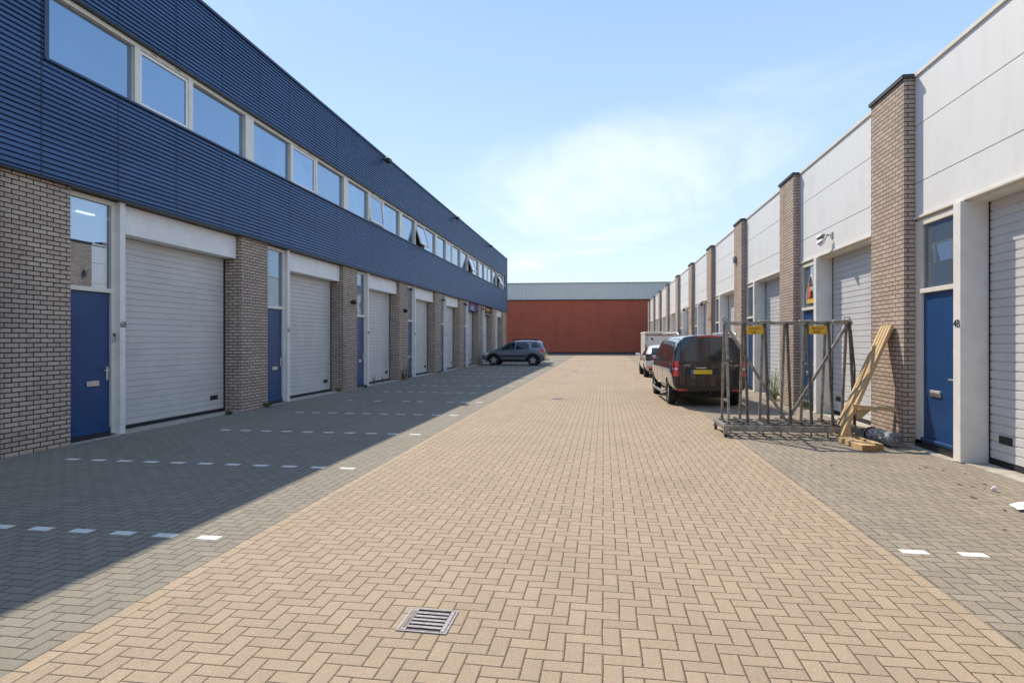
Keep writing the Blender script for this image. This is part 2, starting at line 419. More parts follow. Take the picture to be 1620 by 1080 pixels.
# ------------------------------------------------------------------ left building
LX = -8.66
LP = [-9.4, -4.1, 1.7, 7.58, 13.48, 19.27, 24.94, 30.56, 36.0, 41.51, 46.86, 51.84]
PW = [1.16]*11 + [1.90]
Lend = 53.74
lb = empty('warehouse_building', (LX, 20, 0), 'long two storey building with navy corrugated steel over brick piers, in shade on the left', 'building')
def LB(b, name, mat, bevel=0., parent=None, smooth=False):
    """build in world coordinates under the left building"""
    o = b.build(name, mat, parent or lb, bevel, smooth)
    if parent is None: o.matrix_parent_inverse = Matrix.Translation(lb.location).inverted()
    return o
LB(MB().box(-24, -9.30, -22, Lend-.06, 0, 8.9), 'wall', 'dark_trim')
LB(MB().box(-24, -9.2, -22.02, Lend-.03, 8.9, 8.96), 'roof', 'roof')
LB(MB().box(-9.30, -9.0, -22, Lend-.05, 4.26, 8.9), 'wall', 'dark_trim')
for y, w in zip(LP, PW):
    LB(MB().box(-9.299, LX, y, y+w, 0, 4.235), 'brick_pillar', 'brick')

def corrugated(y0, y1, z0, z1, xf, pitch=.083, xb=-9.0):
    """horizontally ribbed sheet, front towards +x"""
    pr = [(xf-.045, z0)]; k = math.floor(z0/pitch)
    while k*pitch < z1:
        for t, q in ((.0, -.045), (.26, -.045), (.30, .0), (.62, -.004), (.66, -.0065), (.93, -.010)):
            z = (k+t)*pitch
            if z0 < z < z1: pr.append((xf+q, z))
        k += 1
    pr.append((xf-.045, z1))
    prof = pr+[(xb+.001, z1), (xb+.001, z0)]
    return MB().extr(prof, 1, y0, y1)
CX = -8.575
WZ0, WZ1 = 6.10, 7.30
LB(corrugated(-22, Lend-.03, 4.27, WZ0-.02, CX), 'cladding', 'navy')
LB(corrugated(-22, Lend-.03, WZ1+.04, 8.98, CX), 'cladding', 'navy')
LB(corrugated(-22, 8.18, WZ0-.02, WZ1+.04, CX), 'cladding', 'navy')
LB(corrugated(52.42, Lend-.03, WZ0-.02, WZ1+.04, CX), 'cladding', 'navy')
LB(MB().box(-9.0, CX+.006, -22, Lend, 4.238, 4.268), 'drip_edge', 'dark_trim')
LB(MB().box(-9.1, CX+.03, -22, Lend, 8.982, 9.04), 'roof_cap', 'navy_trim')
LB(MB().box(-9.0, CX+.012, Lend-.028, Lend, 4.27, 8.98), 'corner_trim', 'navy_trim')
LB(MB().box(-8.99, CX+.008, 8.18, 52.42, WZ1+.005, WZ1+.038), 'window_head', 'dark_trim')
LB(MB().box(-8.99, CX+.03, 8.18, 52.42, WZ0-.018, WZ0+.02), 'window_sill', 'navy_trim')
for a_, b_ in ((8.182, 8.26), (52.34, 52.418)): LB(MB().box(-8.99, CX+.012, a_, b_, WZ0+.021, WZ1+.004), 'window_jamb', 'navy_trim')

# first-floor ribbon of windows, one window per unit
def ribbon(k, ya, yb, opening):
    w = yb-ya
    fr = MB(); gx = -8.74; fx = -8.655
    f0, f1 = WZ0+.024, WZ1+.001
    # members: y positions as fractions of the unit, measured on the nearest ones
    a0 = .0; m1 = (.326, .35); m2 = (.588, .61); end = (.945, 1.0)
    fr.box(gx-.05, fx, ya, yb, f1-.075, f1).box(gx-.05, fx, ya, yb, f0, f0+.045)
    for p, q in (m1, m2): fr.box(gx-.05, fx, ya+w*p, ya+w*q, f0+.0455, f1-.0755)
    fr.box(gx-.05, fx+.004, ya+w*end[0], yb-.002, f0+.0455, f1-.0755)
    fr.box(gx-.05, fx, ya, ya+.035, f0+.0455, f1-.0755)
    o = LB(fr, 'window', 'cream')
    z0, z1 = f0+.05, f1-.08
    LB(MB().box(gx-.02, gx, ya+.036, ya+w*m1[0]-.001, z0, z1), 'pane', 'glass', parent=o)
    LB(MB().box(gx-.02, gx, ya+w*m2[1]+.001, ya+w*end[0]-.001, z0, z1), 'pane', 'glass', parent=o)
    # middle awning sash hung from its top
    sy0, sy1 = ya+w*m1[1]+.004, ya+w*m2[0]-.004
    H = z1-z0-.01
    s = MB(); e = .055
    s.box(-.04, .02, sy0, sy1, -e, 0).box(-.04, .02, sy0, sy1, -H, -H+e).box(-.04, .02, sy0, sy0+e, -H+e+.0005, -e-.0005).box(-.04, .02, sy1-e, sy1, -H+e+.0005, -e-.0005)
    so = s.build('sash', 'white', o); so.location = (-8.70, 0, z1-.005); so.rotation_euler = (0, -opening, 0)
    p = MB().box(-.012, -.004, sy0+e+.001, sy1-e-.001, -H+e+.001, -e-.001).build('pane', 'glass', o); p.location = so.location; p.rotation_euler = so.rotation_euler
    LB(MB().box(-8.99, -8.84, sy0-.02, sy1+.02, z0, z1), 'room_shade_block', 'interior', parent=o)  # near-black block behind the sash; the unlit room is painted into its colour
    for v0, v1 in ((sy0+.25, sy0+.42), (sy1-.42, sy1-.25)): LB(MB().box(fx+.001, fx+.008, v0, v1, f1-.04, f1-.03), 'vent_slot', 'black', parent=o)
    return o
edges = [8.26, 13.96, 19.62, 25.25, 30.85, 36.32, 41.78, 47.14, 52.34]
opens = [0, 0, .10, .30, 0, .34, 0, .46]
for k in range(8): ribbon(k, edges[k], edges[k+1], opens[k])
LB(MB().box(-8.80, -8.744, 12.55, 12.95, WZ0+.10, WZ0+.27), 'paper_notice', 'white')

# garage doors with pressed slats
def slats(y0, y1, z0, z1, xf, sgn, pitch=.122, depth=.05):
    pr = []; z = z0
    while z < z1-1e-4:
        zt = min(z+pitch, z1)
        pr += [(xf-sgn*.004, z+.007), (xf, z+.013), (xf, zt-.014), (xf-sgn*.013, zt-.009), (xf-sgn*.013, zt)]
        z = zt
    pr = [(xf-sgn*.013, z0)]+pr
    return MB().extr(pr+[(xf-sgn*depth, z1), (xf-sgn*depth, z0)], 1, y0, y1)

NUM = {3: '6B', 4: '6C', 5: '6D', 6: '6E', 7: '6F', 8: '6G', 9: '6H', 10: '6J'}
for k in range(1, 11):
    y = LP[k]+PW[k]; yn = LP[k+1]
    r = (yn-y)/4.74
    dy0, dy1 = y, y+.94*r                       # door leaf
    py0, py1 = y+1.03*r, y+1.16*r               # post
    gx = -9.10
    fr = MB()
    fr.box(-8.84, -8.755, dy1, py0-.002, .06, 4.225)
    fr.box(-8.84, -8.755, dy0+.001, dy1-.0005, 4.145, 4.225)
    fr.box(-8.84, -8.735, dy0+.001, dy1-.0005, 2.575, 2.65)
    o = LB(fr, 'door_frame', 'cream')
    LB(MB().box(-8.83, -8.80, dy0+.03, dy1-.002, 2.655, 4.14), 'fanlight_pane', 'clear' if k == 3 else 'dglass', parent=o)
    if k == 3: LB(MB().box(-8.97, -8.94, 9.16, 9.52, 3.935, 3.965), 'lamp_tube', 'tube', parent=o)
    dr = LB(MB().box(-8.86, -8.795, dy0+.01, dy1-.004, .10, 2.57).box(-8.84, -8.765, dy0+.01, dy1-.004, .10, .17), 'entrance_door', 'blue', .004)
    LB(MB().box(-8.794, -8.775, y+.44*r, y+.70*r, .93, 1.02), 'letter_slot', 'alu', .004, dr)
    h = MB().box(-8.794, -8.78, dy1-.085, dy1-.035, 1.02, 1.26); h.bar((-8.78, dy1-.06, 1.20), (-8.73, dy1-.06, 1.20), .02).bar((-8.735, dy1-.06, 1.20), (-8.735, dy1-.19, 1.20), .022)
    LB(h, 'door_handle', 'alu', .003, dr)
    LB(MB().box(-8.85, -8.77, dy0+.005, dy1-.001, .0, .095), 'door_threshold', 'dark_trim')
    po = LB(MB().box(-9.14, LX, py0, py1, .02, 4.235), 'post', 'post', .006)
    if k >= 3:
        t = text('house_number', NUM[k], .155, 'black', (LX+.004, (py0+py1)/2+.005, 2.01), ROT_LEFT, po, sx=.85)
    if k == 3:
        ic = LB(MB().box(-8.757, -8.735, py0-.075, py0-.02, 1.70, 1.86), 'intercom', 'alu', .004)
        LB(MB().box(-8.736, -8.732, py0-.07, py0-.025, 1.80, 1.852), 'intercom_camera', 'black', parent=ic)
    # lintel over the garage; two units carry a sign board instead
    LB(MB().box(gx-.06, -8.79, py1+.002, yn-.012, 3.70, 4.23), 'lintel', 'dark_trim' if k in (8, 9) else 'white', .006)
    gd = LB(slats(py1+.003, yn-.05, .09, 3.69, gx, 1), 'garage_door', 'garage')
    LB(MB().box(gx-.04, gx+.004, py1+.003, yn-.05, .02, .088), 'rubber_seal', 'rubber', parent=gd)
    LB(MB().box(gx-.05, gx+.012, yn-.049, yn-.002, .02, 3.69), 'door_rail', 'dark_trim', parent=gd)
    LB(MB().box(gx+.0005, gx+.012, yn-.55, yn-.28, .33, .43), 'lift_handle', 'black', parent=gd)
    if k == 3: LB(MB().box(gx+.0005, gx+.014, py1+.03, py1+.12, .27, .37), 'lift_handle', 'black', parent=gd)
    LB(MB().box(-9.15, -8.68, py1+.004, yn-.004, 0, .02), 'concrete_sill', 'concrete')
    LB(MB().box(-8.95, -8.66, y+.005, py0, 0, .018), 'concrete_sill', 'concrete')
    LB(MB().box(-9.29, -9.0, y+.001, py0, .0, 4.23), 'wall', 'dark_trim')

# sign boards over two far garages
def sign_board(name, k, mats, lab):
    y = LP[k]+PW[k]; yn = LP[k+1]; r = (yn-y)/4.74; py1 = y+1.16*r
    ro = empty(name, (-8.74, (py1+yn)/2, 3.70), lab, 'sign')
    w = (yn-py1)/2-.05
    MB().box(-.045, 0, -w, w, .0, .53).build('board', mats[0], ro, .006)
    return ro, w
M['signblue'] = basic('sign_blue', (.02, .055, .24), .4); M['signred'] = basic('sign_red', (.42, .03, .045), .4)
M['signbrown'] = basic('sign_brown', (.045, .016, .012), .45); M['signgold'] = basic('sign_gold', (.55, .36, .08), .45)
ro, w = sign_board('blue_sign', 8, ['signblue'], 'blue sign board with a red swoosh over a far garage door')
pts = [(-.9, .50)]+[(-.9+1.8*i/16, .50-.20*math.sin(math.pi*i/16)) for i in range(1, 16)]+[(.9, .50)]
MB().extr(pts, 0, .002, .008).build('red_swoosh', 'signred', ro)
MB().extr([(-.55, .24), (-.2, .205), (.2, .205), (.55, .24), (.25, .275), (-.25, .275)], 0, .002, .010).build('white_emblem', 'white', ro)
MB().box(.002, .006, -.6, .1, .12, .15).box(.002, .006, -.3, .75, .06, .085).build('small_print', 'white', ro)
ro, w = sign_board('brown_sign', 9, ['signbrown'], 'dark brown sign board with gold and red panel over a far garage door')
MB().box(.002, .006, -w+.03, -w+.35, .05, .50).build('red_panel', 'signred', ro)
MB().box(.002, .006, -.7, .75, .26, .44).build('gold_panel', 'signgold', ro)
MB().box(-.04, .03, -w, w, -.03, -.002).build('bottom_rail', 'cream', ro)

# lamps, cameras on the left building
def dome(loc, lab):
    ro = empty('wall_lamp', loc, lab, 'lamp', 'black lamps on the left brick piers')
    MB().lathe([(0, .0), (.055, .0), (.055, .02), (.0, .02)], (0, 0, 0), (1, 0, 0), 16).build('base_plate', 'black', ro)
    MB().lathe([(.04, .02), (.075, .05), (.085, .11), (.06, .16), (0, .17)], (0, 0, 0), (1, 0, 0), 16).build('lamp_head', 'black', ro, smooth=True)
dome((LX, 19.94, 3.05), 'black dome lamp on the brick pier left of the third blue door')
dome((LX, 25.5, 3.02), 'black dome lamp on the brick pier two piers before the far camera')
def seccam(loc, lab, white):
    ro = empty('security_camera', loc, lab, 'camera', 'security cameras on the left building')
    b = MB().lathe([(0, 0), (.04, 0), (.04, .03), (0, .03)], (0, 0, 0), (1, 0, 0), 12); b.bar((.02, 0, 0), (.12, -.02, -.06), .025)
    b.build('bracket', 'white' if white else 'black', ro)
    MB().lathe([(0, -.14), (.05, -.14), (.055, .12), (.05, .14), (0, .14)], (.14, -.02, -.10), (.5, -.8, -.25), 14).build('housing', 'black', ro)
seccam((LX, 26.05, 4.10), 'black camera with white arm under the cladding by the fourth blue door', True)
seccam((LX, 31.6, 4.0), 'small white armed camera on the pier by the fifth blue door', True)
seccam((LX, 37.0, 4.05), 'black camera on the pier left of the blue sign', False)
seccam((LX, 42.5, 4.05), 'black camera on the pier between blue sign and brown sign', False)
for y, lab in ((22.8, 'black box floodlight under the navy roof edge, nearest of three'), (34.2, 'black box floodlight under the navy roof edge, middle one of three'), (44.8, 'black box floodlight under the navy roof edge, farthest of three')):
    ro = empty('roof_floodlight', (CX, y, 8.86), lab, 'lamp', 'floodlights under the navy roof edge')
    MB().bar((-.03, 0, 0), (.16, 0, -.02), .05).build('bracket', 'black', ro)
    MB().box(.10, .30, -.17, .17, -.14, .0).build('lamp_head', 'black', ro, .01)

# ------------------------------------------------------------------ right building
RX = 4.85
RP = [-13.1, -7.0, -1.0, 4.92, 10.73, 16.56, 22.51, 28.66, 34.89, 41.32, 47.84, 54.4, 60.84, 67.3]
RW = 1.23; Rend = 69.2
rb = empty('white_warehouse', (RX, 20, 0), 'sunlit one storey building of white panels between tall brick piers on the right', 'building')
def RB(b, name, mat, bevel=0., parent=None, smooth=False):
    o = b.build(name, mat, parent or rb, bevel, smooth)
    if parent is None: o.matrix_parent_inverse = Matrix.Translation(rb.location).inverted()
    return o
RB(MB().box(5.60, 22, -22, Rend, 0, 5.85), 'wall', 'dark_trim')
RB(MB().box(5.5, 22, -22, Rend-.01, 5.852, 5.93), 'roof', 'roof')
for i, y in enumerate(RP):
    RB(MB().box(RX, 5.598, y, y+RW, 0, 5.99), 'brick_pillar', 'brick_r')
    RB(MB().box(RX-.035, 5.62, y-.03, y+RW+.03, 5.992, 6.06), 'pillar_cap', 'capdark', .004)
RB(MB().box(RX+.05, 5.60, 68.6, Rend, 0, 5.95), 'end_wall', 'capdark')
NR = {4: '4B', 5: '4C', 6: '4D', 7: '4E', 8: '4F', 9: '4G', 10: '4H', 11: '4J', 12: '4K', 13: '4L'}
PX = 5.02
for k in range(1, 14):
    ya, yb = RP[k-1]+RW, RP[k]                    # clear gap between two piers
    r = (yb-ya)/4.58
    for z0, z1 in ((3.725, 4.264), (4.276, 5.194), (5.206, 5.995)):
        RB(MB().box(PX, 5.59, ya+.003, yb-.003, z0, z1), 'facade_panel', 'panel', .002)
    RB(MB().box(PX-.03, 5.58, ya+.001, yb-.001, 5.998, 6.06), 'panel_cap', 'cream', .003)
    RB(MB().box(PX-.035, 5.59, ya+.002, yb-.002, 3.685, 3.722), 'panel_sill', 'cream', .003)
    RB(MB().box(PX+.03, 5.59, ya+.002, yb-.002, 3.655, 3.683), 'soffit', 'cream')
    p0, p1 = yb-1.41*r, yb-1.22*r
    pm = RB(MB().box(4.945, 5.56, p0, p1, .01, 3.682), 'post', 'post', .008)
    # entrance
    fr = MB().box(PX, 5.10, yb-.20*r, yb-.002, .08, 3.652).box(PX, 5.10, p1+.001, yb-.2005*r, 3.56, 3.652).box(PX-.03, 5.10, p1+.001, yb-.2005*r, 2.475, 2.545)
    o = RB(fr, 'door_frame', 'cream', .004)
    RB(MB().box(5.06, 5.08, p1+.002, yb-.201*r, 2.55, 3.555), 'fanlight_pane', 'dglass', parent=o)
    dr = RB(MB().box(5.05, 5.11, p1+.002, yb-.201*r, .14, 2.47).box(5.0, 5.11, p1+.002, yb-.201*r, .14, .19), 'entrance_door', 'blue', .005)
    RB(MB().box(5.028, 5.049, yb-.72*r, yb-.42*r, .86, .955).box(5.02, 5.03, yb-.70*r, yb-.44*r, .88, .935), 'letter_slot', 'alu', .004, dr)
    h = MB().box(5.035, 5.049, p1+.05, p1+.10, 1.06, 1.20); h.bar((5.04, p1+.075, 1.15), (4.985, p1+.075, 1.15), .02).bar((4.99, p1+.075, 1.15), (4.99, p1+.2, 1.15), .022)
    RB(h, 'door_handle', 'alu', .003, dr)
    if k == 4:   # strip of silver tape left where a plate was
        RB(MB().box(5.043, 5.049, p1+.13, p1+.16, 1.43, 1.79).box(5.043, 5.049, p1+.02, p1+.125, 1.775, 1.80).box(5.043, 5.049, p1+.02, p1+.125, 1.43, 1.455), 'tape_outline', 'post', parent=dr)
    RB(MB().box(5.02, 5.2, p1+.001, yb-.001, 0, .135), 'door_threshold', 'dark_trim')
    RB(MB().box(5.11, 5.59, p1+.001, yb-.001, .136, 3.65), 'wall', 'dark_trim')
    text('house_number', NR.get(k, '4A'), .155, 'black', (4.941, (p0+p1)/2, 1.96), ROT_RIGHT, pm, sx=.98)
    gx = 5.31
    gd = RB(slats(ya+.05, p0-.02, .10, 3.65, gx, -1), 'garage_door', 'garage_r')
    RB(MB().box(gx-.005, gx+.04, ya+.05, p0-.02, .02, .098), 'rubber_seal', 'rubber', parent=gd)
    for a_, b_ in ((p0-.019, p0-.001), (ya+.002, ya+.049)): RB(MB().box(gx-.012, gx+.05, a_, b_, .02, 3.65), 'door_rail', 'dark_trim', parent=gd)
    RB(MB().box(gx-.012, gx-.0005, p0-.48, p0-.22, .34, .44), 'lift_handle', 'black', parent=gd)
    RB(MB().box(4.98, 5.36, ya+.004, p0-.004, 0, .022), 'concrete_sill', 'concrete')
    RB(MB().box(4.88, 5.02, p1-.1, yb-.004, 0, .018), 'concrete_sill', 'concrete')

# rooflights poking over the parapet
for y in (19.3, 22.0, 25.6, 28.8):
    ro = empty('rooflight', (5.9, y, 5.93), 'dark rooflight hood showing above the white parapet', 'rooflight', 'rooflights above the white parapet')
    MB().extr([(-.3, 0), (.3, 0), (.2, .40), (-.2, .40)], 1, -.4, .4).build('hood', 'capdark', ro, .02)
    MB().box(-.36, .36, -.46, .46, -.002, .05).build('kerb', 'alu', ro)

# floodlight pair on the white panel
fl = empty('twin_floodlight', (PX, 14.35, 4.06), 'twin metal floodlight with round heads on a white panel', 'lamp')
fl.scale = (.78, .78, .78)
MB().box(-.03, -.001, -.07, .07, -.09, .09).build('base_plate', 'alu', fl, .01)
for i, (dy, dz, mt) in enumerate(((.16, .03, 'galv'), (.10, -.12, 'alu'))):
    MB().tube([(-.03, .02, 0), (-.12, dy*.5, dz*.3+.03), (-.17, dy*.8, dz)], .014).build('arm', 'galv', fl)
    MB().lathe([(.025, -.04), (.06, .0), (.085, .10), (.092, .17), (.084, .17), (.0, .12)], (-.19, dy, dz), (-.45, .70, -.55), 18).build('lamp_head', mt, fl, smooth=True)

def gooseneck(y, z, lab):
    ro = empty('gooseneck_lamp', (RX, y, z), lab, 'lamp', 'gooseneck lamps on the right brick piers')
    MB().tube([(0, 0, 0), (-.14, 0, .10), (-.28, 0, .10), (-.34, 0, .03)], .016, 8).build('arm', 'black', ro)
    MB().lathe([(.03, 0), (.05, .05), (.11, .12), (.11, .14), (.0, .10)], (-.34, 0, .05), (-.12, 0, -1), 14).build('lamp_shade', 'black', ro)
gooseneck(29.3, 3.45, 'black gooseneck lamp on the brick pier beside the dark van roof')
gooseneck(35.5, 3.5, 'black gooseneck lamp on the second pier beyond the van')
gooseneck(55.0, 3.5, 'black gooseneck lamp on the third last brick pier at the far end')
gooseneck(61.4, 3.5, 'black gooseneck lamp on the second last brick pier at the far end')
al = empty('alarm_box', (RX, 23.4, 4.72), 'small grey alarm lamp high on a brick pier', 'alarm')
MB().box(-.10, 0, -.10, .10, -.08, .10).build('case', 'galv', al, .015); MB().lathe([(.05, 0), (.05, .06), (0, .08)], (-.06, 0, -.08), (0, 0, -1), 12).build('lamp_head', 'alu', al)
M['orange'] = basic('orange_sticker', (.55, .12, .02), .5)
for y in (29.4, 35.6):
    ro = empty('orange_sticker', (RX, y, 2.75), 'small orange house sticker on the pier nearest the van' if y < 30 else 'small orange house sticker on the next pier beyond', 'sticker', 'orange stickers on brick piers')
    MB().box(-.012, -.001, -.22, .05, -.10, .06).build('plate', 'orange', ro, .01); MB().box(-.016, -.0125, -.12, -.02, -.05, .0).build('mark', 'signred', ro)

# neon style shop emblem behind the fanlight of the next unit
M['neon_o'] = basic('emblem_orange', (.75, .22, .03), .4); M['neon_y'] = basic('emblem_yellow', (.8, .52, .05), .4); M['neon_r'] = basic('emblem_red', (.6, .05, .03), .4)
pk = RP[5]
em = empty('window_sign', (5.055, pk-.74, 2.62), 'arched shop sign in red orange and yellow in the window above a blue door', 'sign')
arc = [(-.30+.6*i/12, .28+.42*math.sin(math.pi*i/12)) for i in range(13)]
MB().tube([(-.006, -a, b) for a, b in [(-.30, .02)]+arc+[(.30, .02)]], .02, 8).build('arch', 'white', em)
MB().extr([(.20, .1), (.24, .40), (.12, .58), (.05, .3)], 0, -.012, -.002).build('flame', 'neon_o', em)
MB().extr([(.10, .12), (.14, .40), (.06, .52), (-.02, .2)], 0, -.016, -.0125).build('flame', 'neon_r', em)
MB().box(-.014, -.002, -.24, .24, .02, .13).build('base_band', 'neon_y', em)
text('lettering', 'OPEN', .15, 'white', (-.015, -.08, .36), ROT_RIGHT, em, .003)
RB(MB().box(5.045, 5.049, pk-.72, pk-.45, 1.95, 2.25), 'door_poster', basic('poster_blue', (.10, .22, .45), .5))

# ------------------------------------------------------------------ red hall at the end
hall = empty('brick_hall', (0, 75.9, 0), 'red brick hall with grey ribbed cladding closing the end of the street', 'building')
hall.rotation_euler = (0, 0, math.radians(3.1))
MB().box(-34, 34, 0, 20, 0, 6.78).build('brick_wall', 'redbrick', hall)
pr = []
n = 206
for i in range(n):
    x = -34+i*.33
    pr += [(x, -.04), (x+.05, -.11), (x+.18, -.11), (x+.23, -.04)]
MB().extr(pr+[(34, -.05), (34, .3), (-34, .3)], 2, 6.80, 8.80).build('cladding', 'corr', hall)
MB().box(-34.1, 34.1, -.14, .4, 8.803, 8.90).build('roof_edge', 'galv', hall)
MB().box(-34, 34, -.13, -.001, 6.72, 6.797).build('drip_edge', 'dark_trim', hall)
MB().box(-34, 34, -.03, -.001, .0, .25).build('base_strip', 'capdark', hall)  # dark strip along the foot of the brick wall

# ------------------------------------------------------------------ vehicles
def tess(poly, step):
    bm = bmesh.new()
    f = bm.faces.new([bm.verts.new((p[0], p[1], 0)) for p in poly])
    xs = [p[0] for p in poly]; ys = [p[1] for p in poly]
    for ax, lo, hi in ((0, min(xs), max(xs)), (1, min(ys), max(ys))):
        k = int((hi-lo)/step)
        for i in range(1, k+1):
            c = [0, 0, 0]; c[ax] = lo+(hi-lo)*i/(k+1); nrm = [0, 0, 0]; nrm[ax] = 1
            bmesh.ops.bisect_plane(bm, geom=bm.verts[:]+bm.edges[:]+bm.faces[:], plane_co=c, plane_no=nrm)
    bm.verts.ensure_lookup_table(); bm.verts.index_update()
    vs = [(v.co.x, v.co.y) for v in bm.verts]; fs = [tuple(v.index for v in f.verts) for f in bm.faces]
    bm.free(); return vs, fs
def rnd(poly, r, n=4):
    out = []; N = len(poly)
    for i in range(N):
        p = Vector(poly[i]); a = Vector(poly[i-1]); b = Vector(poly[(i+1) % N])
        ra = min(r, (a-p).length*.45); rb_ = min(r, (b-p).length*.45)
        A = p+(a-p).normalized()*ra; B = p+(b-p).normalized()*rb_
        for k in range(n+1):
            t = k/n; out.append(tuple(A*(1-t)**2+p*2*t*(1-t)+B*t*t))
    return out

class Car:
    def __init__(s, root, st, paint, wheels, wr, hw, lean=0.):
        s.root = root; ring = []
        for (x, zb, wb, zm, wm, zs, ws, zr, wr_, zt) in st:
            half = [(0, zb), (wb*.86, zb), (wb, zb+.10), (wm, zm), (ws, zs), (wr_+(ws-wr_)*.12, zr-(zr-zs)*.10), (wr_*.78, zt-(zt-zr)*.35), (0, zt)]
            ring.append([(x, y, z) for y, z in half]+[(x, -y, z) for y, z in half[-2:0:-1]])
        # tailgate leaning forward above the belt line
        ring = [[(x+lean*max(0, z-1.0)*max(0, min(1, (-1.9-x)/.6)), y, z) for x, y, z in r] for r in ring]
        n = len(ring[0]); vs = [p for r in ring for p in r]; fs = []
        for i in range(len(ring)-1):
            for k in range(n): fs.append((i*n+k, i*n+(k+1) % n, (i+1)*n+(k+1) % n, (i+1)*n+k))
        for base in (0, (len(ring)-1)*n):       # end caps as strips of quads
            for a in range(7):
                q = (base+a, base+a+1, base+(n-a-1) % n, base+(n-a) % n)
                q = tuple(dict.fromkeys(q))
                if len(q) >= 3: fs.append(q)
        me = bpy.data.meshes.new('body'); me.from_pydata(vs, [], fs)
        bm = bmesh.new(); bm.from_mesh(me); bmesh.ops.recalc_face_normals(bm, faces=bm.faces); bm.to_mesh(me); bm.free()
        me.materials.append(paint); me.materials.append(M['black'])
        o = bpy.data.objects.new('body', me); COL.objects.link(o)
        md = o.modifiers.new('s', 'SUBSURF'); md.levels = 3
        dg = bpy.context.evaluated_depsgraph_get()
        ev = bpy.data.meshes.new_from_object(o.evaluated_get(dg))
        s.bvh = BVHTree.FromPolygons([v.co.copy() for v in ev.vertices], [tuple(p.vertices) for p in ev.polygons])
        cut = MB()
        for x in wheels: cut.lathe([(0, -2), (wr*1.16, -2), (wr*1.16, 2), (0, 2)], (x, 0, wr), (0, 1, 0), 40)
        co = cut.build('cut', 'black'); co.data.materials.clear(); co.data.materials.append(paint); co.data.materials.append(M['black'])
        for p in co.data.polygons: p.material_index = 1
        o.modifiers.clear(); o.data = ev
        b = o.modifiers.new('b', 'BOOLEAN'); b.operation = 'DIFFERENCE'; b.object = co; b.solver = 'EXACT'
        dg = bpy.context.evaluated_depsgraph_get(); dg.update()
        fin = bpy.data.meshes.new_from_object(o.evaluated_get(dg)); o.modifiers.clear(); o.data = fin
        for p in fin.polygons: p.use_smooth = p.material_index == 0
        bpy.data.objects.remove(co); o.parent = root; s.body = o
        sp = o.modifiers.new('sp', 'EDGE_SPLIT'); sp.split_angle = math.radians(50)
        # dark floor pan between the wheels keeps the tunnels closed
        for x in wheels:
            MB().box(x-wr*1.2, x+wr*1.2, -hw+.28, hw-.28, .22, wr*2.1).build('axle_cover', 'black', root)
        for x in wheels:
            for sg in (1, -1): s.wheel(x, sg, wr, hw)
    def wheel(s, x, sg, r, hw):
        y = sg*(hw-.03)
        prof = [(r*.62, -.20), (r*.93, -.20), (r, -.16), (r, -.03), (r*.93, .01), (r*.66, .005), (r*.62, -.03)]
        w = MB().lathe([(a, b) for a, b in prof], (0, 0, 0), (0, sg, 0), 36).build('wheel', 'rubber', s.root, smooth=True)
        w.location = (x, y, r)
        rim = MB().lathe([(r*.64, -.01), (r*.66, -.035), (r*.60, -.06), (r*.58, -.18)], (0, 0, 0), (0, sg, 0), 36)
        for k in range(5):
            a = 2*math.pi*k/5+.3
            for da in (-.16, .16):
                rim.bar((r*.12*math.cos(a), -sg*.03, r*.12*math.sin(a)), (r*.64*math.cos(a+da), -sg*.035, r*.64*math.sin(a+da)), r*.15, .03, (0, 1, 0))
        rim.lathe([(0, -.005), (r*.16, -.012), (r*.17, -.06), (0, -.06)], (0, 0, 0), (0, sg, 0), 18)
        rim.build('rim', 'alu', w)
        MB().lathe([(0, -.12), (r*.6, -.12), (r*.6, -.15), (0, -.15)], (0, 0, 0), (0, sg, 0), 24).build('brake_disc', 'steel_dark', w)
    def patch(s, name, mat, poly, side, off=.004, r=.03, step=.06, parent=None, thick=.02):
        """panel of its own thickness let into the body; side L/R (x,z), B/F (y,z), T (x,y)"""
        vs, fs = tess(rnd(poly, r) if r else poly, step)
        O = {'L': lambda a, b: ((a, 5, b), (0, -1, 0)), 'R': lambda a, b: ((a, -5, b), (0, 1, 0)),
             'B': lambda a, b: ((-9, a, b), (1, 0, 0)), 'F': lambda a, b: ((9, a, b), (-1, 0, 0)),
             'T': lambda a, b: ((a, b, 9), (0, 0, -1))}[side]
        P = []
        for a, b in vs:
            o, dr = O(a, b); hit = s.bvh.ray_cast(Vector(o), Vector(dr))
            if hit[0] is None: hit = s.bvh.find_nearest(Vector((a, 0, b)) if side in 'LR' else (Vector((0, a, b)) if side in 'BF' else Vector((a, b, 1))))
            nn = hit[1]
            if nn.dot(Vector(dr)) > 0: nn = -nn
            P.append((hit[0]+nn*off, hit[0]-nn*thick))
        k = len(P); vv = [p[0] for p in P]+[p[1] for p in P]
        ff = list(fs)+[tuple(i+k for i in f[::-1]) for f in fs]
        cnt = {}
        for f in fs:
            for i in range(len(f)): e = (f[i], f[(i+1) % len(f)]); cnt[e] = 1
        for (a, b) in cnt:
            if (b, a) not in cnt: ff.append((b, a, a+k, b+k))
        o = MB().add(vv, ff).build(name, mat, parent or s.root)
        for p in o.data.polygons: p.use_smooth = True
        sp = o.modifiers.new('sp', 'EDGE_SPLIT'); sp.split_angle = math.radians(40)
        return o
    def strip(s, name, mat, a, b, side, w=.012, off=.002, **kw):
        a, b = Vector(a), Vector(b); d = (b-a).normalized(); p = Vector((-d.y, d.x))*w/2
        return s.patch(name, mat, [tuple(a+p), tuple(b+p), tuple(b-p), tuple(a-p)], side, off, r=0, step=.08, thick=.01, **kw)

